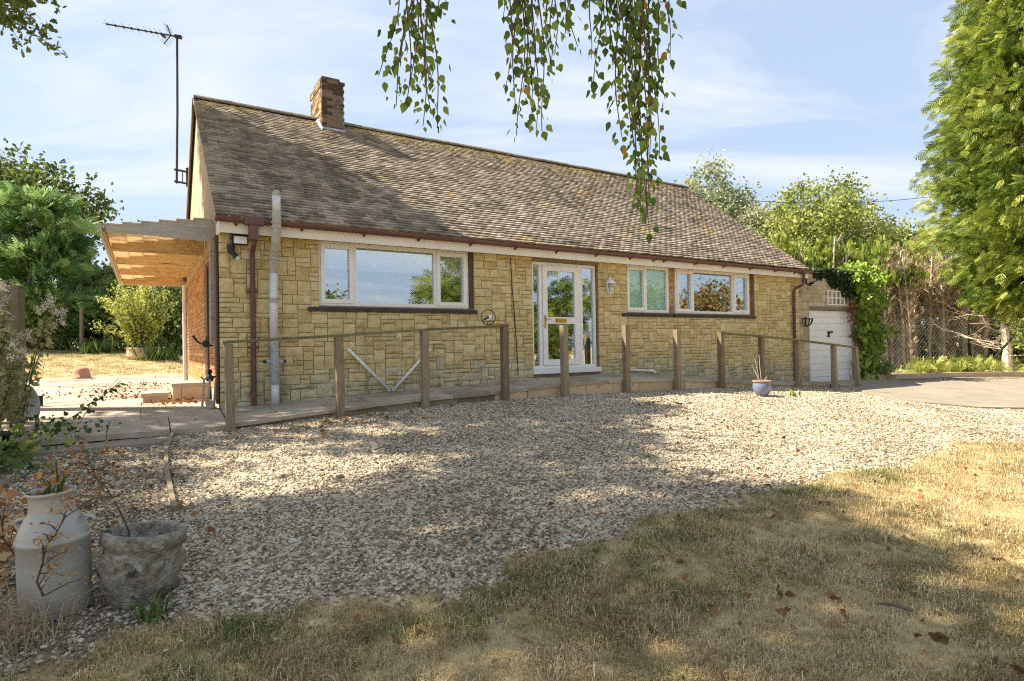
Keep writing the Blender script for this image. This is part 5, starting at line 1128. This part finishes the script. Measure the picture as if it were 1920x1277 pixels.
# ------------------------------------------------------------------ overhanging and shading trees on the left and behind the camera
def oak_left():
    x, y = -11.6, 8.4; z = ghf(x, y); t = empty('oak_tree', (x, y, z), label='big oak on the left whose leafy branch tips enter the top left corner', cat='tree')
    cen = np.concatenate([crown_centers(44, (.5, -2.7, 10.2), (4.1, 4.1, 2.6), 8, .45), crown_centers(56, (2.1, 1.2, 10.1), (1.6, 1.35, 1.4), 5, .2)]); lim = [(random.uniform(.5, .98), tuple(c)) for c in cen[::12]]; trunk(t, 9.0, .42, (1.0, .4), lim)
    P = blob(cen, rng.uniform(.42, .85, len(cen)), 330)
    d = rng.normal(size=(len(P), 3)); scatter('crown', LEAF_V, LEAF_F, P, frames(d), .21 * rng.uniform(.7, 1.3, len(P)), M['oak'], t)
    # the branch that reaches into the picture
    b = [(.3, -.4, 7.4), (2.4, .3, 6.9), (3.5, .75, 6.25), (4.35, .85, 5.72)]; mb = MB(); mb.tube(b, [.06, .03, .018, .006], 6); tw = []; r_ = random.Random(6)
    for i in range(40):
        u = r_.uniform(.25, 1); p = Vector(b[1]).lerp(Vector(b[3]), u) if i < 26 else Vector((r_.uniform(3.6, 4.5), .85, 6.45)); e = p + Vector((r_.uniform(-.1, .22), r_.gauss(0, .22), r_.gauss(.04, .16))); mb.tube([p, e], [.006, .003], 4, cap=False); tw.append((p, e))
    mb.build('low_branch', M['bark'], t); P = []
    for p, e in tw:
        for k in range(20): P.append(list(p.lerp(e, r_.uniform(.4, 1.1)) + Vector((r_.gauss(0, .05), r_.gauss(0, .05), r_.gauss(0, .04)))))
    P = np.array(P); d = rng.normal(size=(len(P), 3)); d[:, 2] -= .3; scatter('low_leaves', OAK_V, OAK_F, P, frames(d), .115 * rng.uniform(.7, 1.25, len(P)), M['oak'], t)
oak_left()
def birch():
    x, y = -5.6, -.6; z = ghf(x, y); t = empty('birch_tree', (x, y, z), label='weeping birch whose hanging leafy branches drop in from above', cat='tree')
    cen = crown_centers(46, (-2.6, 2.7, 9.4), (3.2, 3.2, 2.2), 8, .2); trunk(t, 9.5, .22, (-1.2, 1.8), [(random.uniform(.5, .98), tuple(c)) for c in cen[::12]], 'birchbark')
    P = blob(cen, rng.uniform(.42, .85, len(cen)), 300); d = rng.normal(size=(len(P), 3)); d[:, 2] -= .4; scatter('crown', LEAF_V, LEAF_F, P, frames(d), .19 * rng.uniform(.7, 1.3, len(P)), M['birch'], t)
    arm = [(-.6, 1.0, 5.2), (1.6, 1.9, 5.6), (3.6, 2.6, 5.3), (5.2, 3.0, 4.75), (6.4, 3.15, 4.25)]; MB().tube(arm, [.09, .07, .05, .03, .012], 7).build('limb', M['birchbark'], t, True)
    r_ = random.Random(14)
    def pt(px, py, d): return Vector(((px - 960) / 1111.8 * d - x, d - y, 1.5 + (648 - py) / 1111.8 * d - z))
    groups = [   # strand lists: (x at top, x at end, y at end, distance)
        [(775, 722, 135, 2.45), (790, 745, 195, 2.4), (800, 775, 180, 2.5), (805, 800, 230, 2.42), (812, 830, 235, 2.45), (795, 760, 120, 2.35), (815, 808, 150, 2.5), (790, 785, 90, 2.38), (825, 833, 35, 2.45), (780, 770, 190, 2.5), (802, 812, 205, 2.36)],
        [(975, 958, 165, 2.4), (985, 968, 215, 2.45), (995, 980, 252, 2.42), (1005, 1000, 205, 2.5), (1012, 1012, 240, 2.38), (1020, 1028, 245, 2.45), (1035, 1040, 140, 2.5), (1050, 1050, 100, 2.4), (1060, 1088, 88, 2.45), (1040, 1048, 100, 2.36), (955, 950, 30, 2.4), (1000, 990, 170, 2.48), (1018, 1005, 150, 2.5), (1070, 1075, 60, 2.5)],
        [(1130, 1112, 110, 2.4), (1140, 1125, 180, 2.45), (1150, 1160, 190, 2.5), (1160, 1172, 270, 2.42), (1165, 1185, 200, 2.38), (1180, 1195, 330, 2.45), (1195, 1210, 400, 2.5), (1205, 1215, 440, 2.42), (1215, 1228, 380, 2.36), (1210, 1200, 395, 2.4), (1225, 1240, 300, 2.45), (1235, 1255, 190, 2.5), (1245, 1270, 110, 2.4), (1200, 1190, 250, 2.48), (1190, 1205, 290, 2.5), (1220, 1225, 340, 2.4), (1185, 1200, 180, 2.36), (1215, 1232, 230, 2.5), (1155, 1140, 90, 2.5), (1208, 1222, 410, 2.46), (1245, 1268, 40, 2.42), (1170, 1165, 120, 2.44)]]
    for gi, G in enumerate(groups):
        tw = MB(); LP, LD, YP, YD = [], [], [], []; CP = []
        for (xa, xb, ye, dd) in G:
            a = pt(xa, -170, dd + .05); e = pt(xb, ye, dd); n = 12; pts = []
            for i in range(n + 1):
                u = i / n; p = a.lerp(e, u); sx = (xb - xa) / 1111.8 * dd; p.x += sx * (u ** 1.6 - u) * .9 + .012 * math.sin(u * 9 + xa); p.y += .01 * math.sin(u * 7 + xa); pts.append(p)
            tw.tube(pts, [.0040 * (1 - .75 * i / n) + .0008 for i in range(n + 1)], 4, cap=False)
            Ls = (e - a).length; k = int(Ls / .0195)
            for i in range(k):
                u = (i + .5 + r_.uniform(-.4, .4)) / k
                if u > 1: continue
                j = min(int(u * n), n - 1); p = pts[j].lerp(pts[j + 1], u * n - j); a_ = r_.uniform(0, 6.28); off = r_.uniform(.006, .030) + (.035 if r_.random() < .2 else 0); q = p + Vector((math.cos(a_) * off, math.sin(a_) * off, -r_.uniform(.0, .012)))
                if q.z < .2: continue
                dv = Vector((math.cos(a_) * r_.uniform(.1, .9), math.sin(a_) * r_.uniform(.1, .9), -1.0))
                (YP if r_.random() < .025 else LP).append(list(q)); (YD if len(YP) > len(YD) else LD).append(list(dv))
                if r_.random() < .03: CP.append((p, q))
        for (p, q) in CP: tw.tube([q, q + Vector((0, 0, -.028))], [.0035, .0025], 5)
        br = tw.build('hanging_branch', M['twig'], t)
        for P, D, mm, nm in ((LP, LD, 'birch', 'leaves'), (YP, YD, 'birch_yellow', 'yellow_leaves')):
            P, D = np.array(P), np.array(D); sz = .034 * rng.uniform(.6, 1.35, len(P)); sz = sz * np.where(rng.uniform(0, 1, len(P)) < .12, 1.35, 1); scatter(nm, LEAF6_V, LEAF6_F, P, frames(D), sz, M[mm], br)
birch()
conifer('conifer', 'dense conifer right of the lawn, seen mirrored in the front door', 14.0, 3.8, 13.0, 4.1, 6500, .6, 'leyland', .4, shape=.8, droop=.5, rise=.3)
broadleaf('copper_tree', 'copper brown tree mirrored in the right hand window', 'tree', 29.5, 10.0, 5.3, 2.4, 2.3, 100, 60, .26, 'copper', .7)
broadleaf('broad_tree', 'green tree mirrored at the left of the right hand window', 'tree', 27.0, 6.4, 5.0, 2.4, 2.2, 90, 60, .26, 'hedge', .7)
broadleaf('broad_tree', 'olive tree mirrored at the right of the right hand window', 'tree', 33.0, 15.0, 5.4, 3.2, 2.4, 100, 60, .26, 'ash', .7)
broadleaf('broad_tree', 'distant tree mirrored low in the big left window', 'tree', 24.0, -19.0, 7.0, 4.0, 3.0, 120, 60, .32, 'hedge', .9)
broadleaf('broad_tree', 'distant round tree mirrored low in the big window corner', 'tree', 15.0, -22.0, 6.6, 3.4, 2.8, 110, 60, .32, 'oak', .9)

# ------------------------------------------------------------------ dry plants in the foreground pots
def dry_plants():
    r_ = random.Random(31); cx_, cy_ = -2.33, 3.02; z = ghf(cx_, cy_) + .48
    t = empty('dried_plant', (cx_, cy_, z), label='withered brown plant growing in the milk churn', cat='plant'); mb = MB(); P = []
    for i in range(9):
        a = r_.uniform(0, 6.28); e = Vector((math.cos(a) * r_.uniform(.04, .15) - .05, math.sin(a) * .1, r_.uniform(.10, .28))); b0 = Vector((r_.gauss(-.03, .04), r_.gauss(0, .04), 0)); mb.tube([b0, b0.lerp(e, .5) + Vector((0, 0, .02)), e], [.006, .005, .003], 5)
        for k in range(7): P.append(list(b0.lerp(e, r_.uniform(.25, 1.05)) + Vector((r_.gauss(0, .02), r_.gauss(0, .02), r_.gauss(0, .02)))))
    mb.tube([(-.02, 0, 0), (-.0, .01, .10), (.035, .02, .19)], [.012, .010, .007], 6); mb.build('stems', M['weed'], t); P = np.array(P); d = rng.normal(size=(len(P), 3)); d[:, 2] -= .4; scatter('leaves', LEAF6_V, LEAF6_F, P, frames(d), .052 * rng.uniform(.6, 1.3, len(P)), M['dryleaf'], t)
    def sapling(name, label, root, pts, nodes, size, mm):
        t = empty(name, root, label=label, cat='plant'); mb = MB(); n = len(pts); mb.tube(pts, [.0052 - .0036 * i / (n - 1) for i in range(n)], 6); P = []
        for (u, spread, k) in nodes:
            f = u * (n - 1); i = min(int(f), n - 2); p = Vector(pts[i]).lerp(Vector(pts[i + 1]), f - i); e = p + Vector((r_.gauss(0, spread), r_.gauss(0, spread * .5), r_.gauss(.02, spread * .7))); mb.tube([p, p.lerp(e, .5) + Vector((0, 0, .012)), e], [.0032, .0024, .0015], 4, cap=False)
            for q in range(k): P.append(list(e + Vector((r_.gauss(0, .022), r_.gauss(0, .022), r_.gauss(0, .016)))))
        mb.build('stem', M['twig'], t); P = np.array(P); d = rng.normal(size=(len(P), 3)); scatter('leaves', LEAF_V, LEAF_F, P, frames(d), size * rng.uniform(.6, 1.4, len(P)), M[mm], t)
    px_, py_ = -2.03, 3.15; z = ghf(px_, py_) + .25
    sapling('dead_sapling', 'thin dead sapling with orange leaves leaning left out of the stone planter', (px_, py_, z), [(0, 0, 0), (-.03, .02, .10), (-.09, .03, .22), (-.17, .05, .33), (-.27, .06, .41), (-.34, .08, .50)], [(u, .075, 8) for u in (.55, .6, .65, .7, .74, .78, .82, .86, .9, .92, .94, .96, .98, 1, 1, 1, .88, .8, .72, .66)], .026, 'dryleaf')
    x, y = -2.05, 2.82; z = ghf(x, y)
    sapling('dried_branch', 'drooping dried branch with tan leaves in front of the churn', (x - .02, y, z + .03), [(-.17, .0, .14), (-.20, .0, .21), (-.17, .0, .30), (-.165, .0, .37), (-.11, .0, .43), (-.07, .01, .51), (.0, .02, .555), (.05, .04, .60)], [(u, .065, 9) for u in (.0, .05, .1, .2, .25, .3, .34, .38, .42, .46, .5, .55, .6, .66, .72, .78, .84, .9, .95, 1)], .022, 'dryleaf')
    x, y = -2.75, 3.35; z = ghf(x, y)
    sapling('dried_branch', 'dried brown leafy branch left of the churn at the picture edge', (x, y, z), [(0, 0, 0), (-.02, -.05, .15), (-.03, -.12, .28), (0, -.16, .40)], [(u, .10, 5) for u in np.linspace(.2, 1, 14)], .045, 'dryleaf')
    # tufts
    def tuft(label, x, y, n, h, spread, mm, lean=.9, w=.03):
        z = ghf(x, y); mb = MB()
        for i in range(n):
            a = r_.uniform(0, 6.28); bx, by = x + r_.gauss(0, spread), y + r_.gauss(0, spread); l = h * r_.uniform(.5, 1.15); k = r_.uniform(.2, lean); dx, dy = math.cos(a) * k, math.sin(a) * k; p0 = Vector((bx, by, ghf(bx, by) - .01)); p1 = p0 + Vector((dx * .3, dy * .3, .75)) * l * .6; p2 = p0 + Vector((dx * .9, dy * .9, .80 - k * .35)) * l; s = Vector((-dy, dx, 0)).normalized() * w * h * .5
            mb.add([p0 - s, p0 + s, p1 + s * .8, p1 - s * .8, p2], [(0, 1, 2, 3), (3, 2, 4)], r_.random())
        T(mb.build('grass_tuft', M[mm]), label, 'grass tuft')
    tuft('long dry straw grass bent over at the foot of the churn', -2.28, 2.72, 150, .36, .11, 'straw', 1.3, .014)
    tuft('long dry straw grass in the bottom left corner', -2.45, 2.62, 130, .34, .13, 'straw', 1.3, .014)
    tuft('dark green spiky tuft growing against the stone planter', -1.80, 2.95, 46, .20, .035, 'weed', 1.2, .05)
    tuft('bright green grass tuft at the left end of the lawn edge', -1.36, 2.86, 90, .13, .05, 'weed', 1.0, .03)
    tuft('small pale green weed growing beside the blue pot', 5.25, 11.1, 14, .24, .04, 'shrubleaf', .9, .12)
    tuft('green weeds at the wall foot right of the front door', *st2w(7.15, -.06), 30, .14, .07, 'weed', 1.0, .1)
dry_plants()

# ------------------------------------------------------------------ gravel, grass and fallen leaves
def gn_scatter(name, pts, rot, scl, protos, m, label):
    pc = bpy.data.collections.new(name + '_pieces')
    for o in protos: pc.objects.link(o)
    me = bpy.data.meshes.new(name); me.vertices.add(len(pts)); me.vertices.foreach_set('co', np.asarray(pts, np.float32).ravel())
    a = me.attributes.new('rot', 'FLOAT_VECTOR', 'POINT'); a.data.foreach_set('vector', np.asarray(rot, np.float32).ravel())
    a = me.attributes.new('scl', 'FLOAT_VECTOR', 'POINT'); a.data.foreach_set('vector', np.asarray(scl, np.float32).ravel())
    pp = np.asarray(pts); a = me.attributes.new('patch', 'FLOAT', 'POINT'); a.data.foreach_set('value', np.clip(.5 + .16 * snoise(pp[:, 0], pp[:, 1], 1.1, 12) + .10 * snoise(pp[:, 0], pp[:, 1], 4.3, 15), 0, 1).astype(np.float32))
    o = link(name, me, m); T(o, label, kind='stuff')
    ng = bpy.data.node_groups.new(name, 'GeometryNodeTree'); ng.interface.new_socket('Geometry', in_out='INPUT', socket_type='NodeSocketGeometry'); ng.interface.new_socket('Geometry', in_out='OUTPUT', socket_type='NodeSocketGeometry')
    N, L = ng.nodes, ng.links; gi, go = N.new('NodeGroupInput'), N.new('NodeGroupOutput'); ip = N.new('GeometryNodeInstanceOnPoints'); ci = N.new('GeometryNodeCollectionInfo'); ci.inputs['Collection'].default_value = pc; ci.inputs['Separate Children'].default_value = True; ci.inputs['Reset Children'].default_value = True; ip.inputs['Pick Instance'].default_value = True
    for nm, so, dt in (('rot', 'Rotation', 'FLOAT_VECTOR'), ('scl', 'Scale', 'FLOAT_VECTOR')):
        na = N.new('GeometryNodeInputNamedAttribute'); na.data_type = dt; na.inputs['Name'].default_value = nm; L.new(na.outputs[0], ip.inputs[so])
    mp_ = N.new('GeometryNodeMeshToPoints'); L.new(gi.outputs[0], mp_.inputs[0]); L.new(mp_.outputs[0], ip.inputs['Points']); L.new(ci.outputs[0], ip.inputs['Instance']); L.new(ip.outputs[0], go.inputs[0])
    md = o.modifiers.new('scatter', 'NODES'); md.node_group = ng; return o
def pebble(seed, m):
    r_ = random.Random(seed); import bmesh
    bm = bmesh.new(); bmesh.ops.create_icosphere(bm, subdivisions=1, radius=.5)
    ax = (r_.uniform(.8, 1.15), r_.uniform(.6, .85), r_.uniform(.38, .6)); cuts = [Vector((r_.gauss(0, 1), r_.gauss(0, 1), r_.gauss(0, 1))).normalized() for _ in range(4)]
    for v in bm.verts:
        for c in cuts:
            k = v.co.dot(c)
            if k > .33: v.co -= c * (k - .33)
        v.co = Vector((v.co.x * ax[0], v.co.y * ax[1], v.co.z * ax[2])) * r_.uniform(.94, 1.06)
    me = bpy.data.meshes.new('pebble'); bm.to_mesh(me); bm.free(); me.materials.append(m); return bpy.data.objects.new('pebble', me)
def sample(n, x0, x1, y0, y1, dens):
    x = rng.uniform(x0, x1, n); y = rng.uniform(y0, y1, n); k = rng.uniform(0, 1, n) < dens(x, y); return x[k], y[k]
def inview(x, y, pad=.6): return np.abs(x) < y * .885 + pad
def gravel():
    m = mat('pebble', [(.18, .135, .085), (.36, .295, .20), (.48, .405, .29), (.62, .545, .42)], 1.5, 3, .9, .25, 40, rnd=.8, patch=.6, spots=[((.40, .24, .13), 60, .68, .05)])
    def ok(x, y):
        s, t = w2st(x, y); lw = lawnmask(x, y); dr = inpoly(x, y, DRIVE); j = .10 * snoise(x, y, 2, 9)
        bare = (snoise(x, y, .55, 21) > .95) & (rng.uniform(0, 1, np.shape(x)) < .55); main = ~bare & (t < -1.17) & (s > -.62 + .03 * snoise(x, y, 1.2, 3)) & (x < 15) & ~dr
        side = (s <= -.62) & (s > -1.95 + j) & (t < -1.65) & (t > -7)
        return (main | side) & (~lw) & inview(x, y)
    X, Y = [], []; S = []
    for (x0, x1, y0, y1, rho, sz) in ((-4, 3.5, 2.3, 4.6, 3000, .0215), (-5, 5.5, 4.6, 7, 2100, .0225), (-5.5, 8, 7, 9.6, 1500, .024), (-3, 10, 9.6, 12.5, 1000, .0275), (1, 16, 12.5, 17, 420, .034)):
        x, y = sample(int((x1 - x0) * (y1 - y0) * rho), x0, x1, y0, y1, lambda a, b: ok(a, b).astype(float)); X.append(x); Y.append(y); S.append(sz * np.exp(rng.normal(0, .27, len(x))) * np.where(rng.uniform(0, 1, len(x)) < .012, 1.9, 1))
    # stones strayed into the lawn edge
    x, y = sample(26000, -2.6, 7, 2.4, 7.6, lambda a, b: (lawnmask(a, b) & ~lawnmask(a - .16, b + .24) & inview(a, b)) * .42); X.append(x); Y.append(y); S.append(.024 * np.exp(rng.normal(0, .3, len(x))))
    X, Y, S = map(np.concatenate, (X, Y, S)); n = len(X); Z = gh(X, Y) + rng.uniform(-.006, .012, n); rot = np.stack([rng.normal(0, .35, n), rng.normal(0, .35, n), rng.uniform(0, 6.28, n)], 1)
    gn_scatter('gravel', np.stack([X, Y, Z], 1), rot, np.repeat(S[:, None], 3, 1), [pebble(i, m) for i in range(7)], m, 'pale crushed stone gravel spread over the front drive')
    print('pebbles', n)
gravel()
def blades(seed, n, h, spread, w, m, lean):
    r_ = random.Random(seed); mb = MB()
    for i in range(n):
        a = r_.uniform(0, 6.28); x, y = r_.gauss(0, spread), r_.gauss(0, spread); l = h * r_.uniform(.45, 1.2); k = r_.uniform(.1, lean); dx, dy = math.cos(a) * k, math.sin(a) * k; b = a + r_.uniform(-1, 1) + 1.57; sx, sy = math.cos(b) * w, math.sin(b) * w
        p0 = (x, y, -.01); p1 = (x + dx * l * .45, y + dy * l * .45, l * .6); p2 = (x + dx * l * 1.1, y + dy * l * 1.1, l * (1 - .45 * k))
        mb.add([(p0[0] - sx, p0[1] - sy, p0[2]), (p0[0] + sx, p0[1] + sy, p0[2]), (p1[0] + sx * .8, p1[1] + sy * .8, p1[2]), (p1[0] - sx * .8, p1[1] - sy * .8, p1[2]), p2], [(0, 1, 2, 3), (3, 2, 4)], r_.random())
    me = bpy.data.meshes.new('grass_clump'); me.from_pydata(mb.v, [], mb.f); me.update(); a_ = me.attributes.new('tint', 'FLOAT', 'FACE'); a_.data.foreach_set('value', mb.t); me.materials.append(m); return bpy.data.objects.new('grass_clump', me)
def grass():
    dry = mat('dry_grass', [(.36, .27, .13), (.60, .47, .26), (.76, .64, .40)], .9, 4, .9, tint=.55, rnd=.5, patch=.9, transl=.25); grn = mat('green_grass', [(.09, .115, .03), (.17, .20, .045), (.33, .31, .10)], .9, 4, .8, tint=.6, rnd=.5, patch=.6, transl=.25)
    def green(x, y): return np.clip(.03 + .17 * snoise(x, y, .9, 5) + .55 * np.exp(-((np.abs(w2st(x, y)[1] + 6.25)) / .4) ** 2) * (x < 3.5) * (.5 + .5 * snoise(x, y, 2.2, 8)), 0, .85)
    for nm, mm, sel, lab, h in (('dry_grass', dry, False, 'parched straw coloured lawn grass', .029), ('green_grass', grn, True, 'green grass growing through the parched lawn', .035)):
        X, Y, S = [], [], []
        for (x0, x1, y0, y1, rho, sc_) in ((-3, 3.2, 2.1, 3.8, 1500, 1.0), (-1, 5, 3.8, 5.6, 1000, 1.05), (1, 8, 5.6, 9, 560, 1.2), (5, 13, 7, 12, 240, 1.5)):
            x, y = sample(int((x1 - x0) * (y1 - y0) * rho), x0, x1, y0, y1, lambda a, b: (lawnmask(a, b) & inview(a, b)) * (green(a, b) if sel else 1 - .8 * green(a, b))); X.append(x); Y.append(y); S.append(np.full(len(x), sc_))
        x, y = sample(26000, -34, -5, 12, 30, lambda a, b: (lawnmask(a, b) & inview(a, b, 0)) * ((.10 + .5 * (b > 23)) if sel else .8)); X.append(x); Y.append(y); S.append(np.full(len(x), 2.0))
        X, Y, S = map(np.concatenate, (X, Y, S)); keep = ~((snoise(X, Y, 1.5, 31) > 1.15) & (rng.uniform(0, 1, len(X)) < .4)); X, Y, S = X[keep], Y[keep], S[keep]; n = len(X); S = S * rng.uniform(.5, 1.3, n) * np.clip(1 + .35 * snoise(X, Y, 3.1, 33), .6, 1.9); rot = np.stack([rng.normal(0, .1, n), rng.normal(0, .1, n), rng.uniform(0, 6.28, n)], 1)
        gn_scatter(nm, np.stack([X, Y, gh(X, Y)], 1), rot, np.repeat(S[:, None], 3, 1), [blades(40 + i + 9 * sel, 22, h, .030, .0015, mm, 1.25) for i in range(6)], mm, lab); print(nm, n)
    m = M['litter']
    P = []
    def add(x, y, n, sx, sy, dz=.012): P.append(np.stack([rng.normal(x, sx, n), rng.normal(y, sy, n), np.full(n, dz)], 1))
    for s, t, n, a in ((.9, -1.45, 170, .4), (1.8, -1.5, 50, .5), (-1.6, -2.6, 260, .55), (-1.6, -4.2, 330, .5), (-.35, 1.1, 160, .25), (-.6, 3.0, 200, .6), (-1.5, 4.5, 130, .9), (-.9, 6.5, 150, .6), (6.2, -2.4, 45, .3), (5.0, -3.9, 50, .5), (2.2, -7.2, 240, 1.2), (5, -7.4, 130, 1.6), (1.0, -6.6, 60, .5)):
        x, y = st2w(s, t); add(x, y, n, a, a, .0)
    P = np.concatenate(P); s, t = w2st(P[:, 0], P[:, 1]); onp = (s < -.02) & (t > -1.18) & (s > -4.3); inside = (s > -.02) & (t > -1.2); P = P[~inside]; onp = onp[~inside]; P[:, 2] = gh(P[:, 0], P[:, 1]) + .018 + np.where(onp, .05, 0); n = len(P); d = rng.normal(size=(n, 3)); d[:, 2] *= .25; nn = rng.normal(size=(n, 3)) * .3; nn[:, 2] += 1
    T(scatter('fallen_leaves', LEAF6_V, LEAF6_F, P, frames(d, n=np.cross(nn, d)), .048 * rng.uniform(.5, 1.3, n), m, None), 'dry brown leaves scattered on patio, path and gravel', kind='stuff')
    r_ = random.Random(77)
    for (x, y, l, a, lab) in ((1.90, 2.85, .16, 2.6, 'dark dead stick lying on the lawn at lower right'), (4.3, 5.0, .08, 1.2, 'short brown stick standing in the sunlit lawn at right')):
        z = ghf(x, y) + .03; mb = MB(); mb.tube([(x, y, z), (x + math.cos(a) * l * .5, y + math.sin(a) * l * .5, z + .012), (x + math.cos(a) * l, y + math.sin(a) * l, z + (.0 if l > .1 else .05))], [.010, .012, .006], 6); T(mb.build('stick', M['bark']), lab, 'stick')
grass()
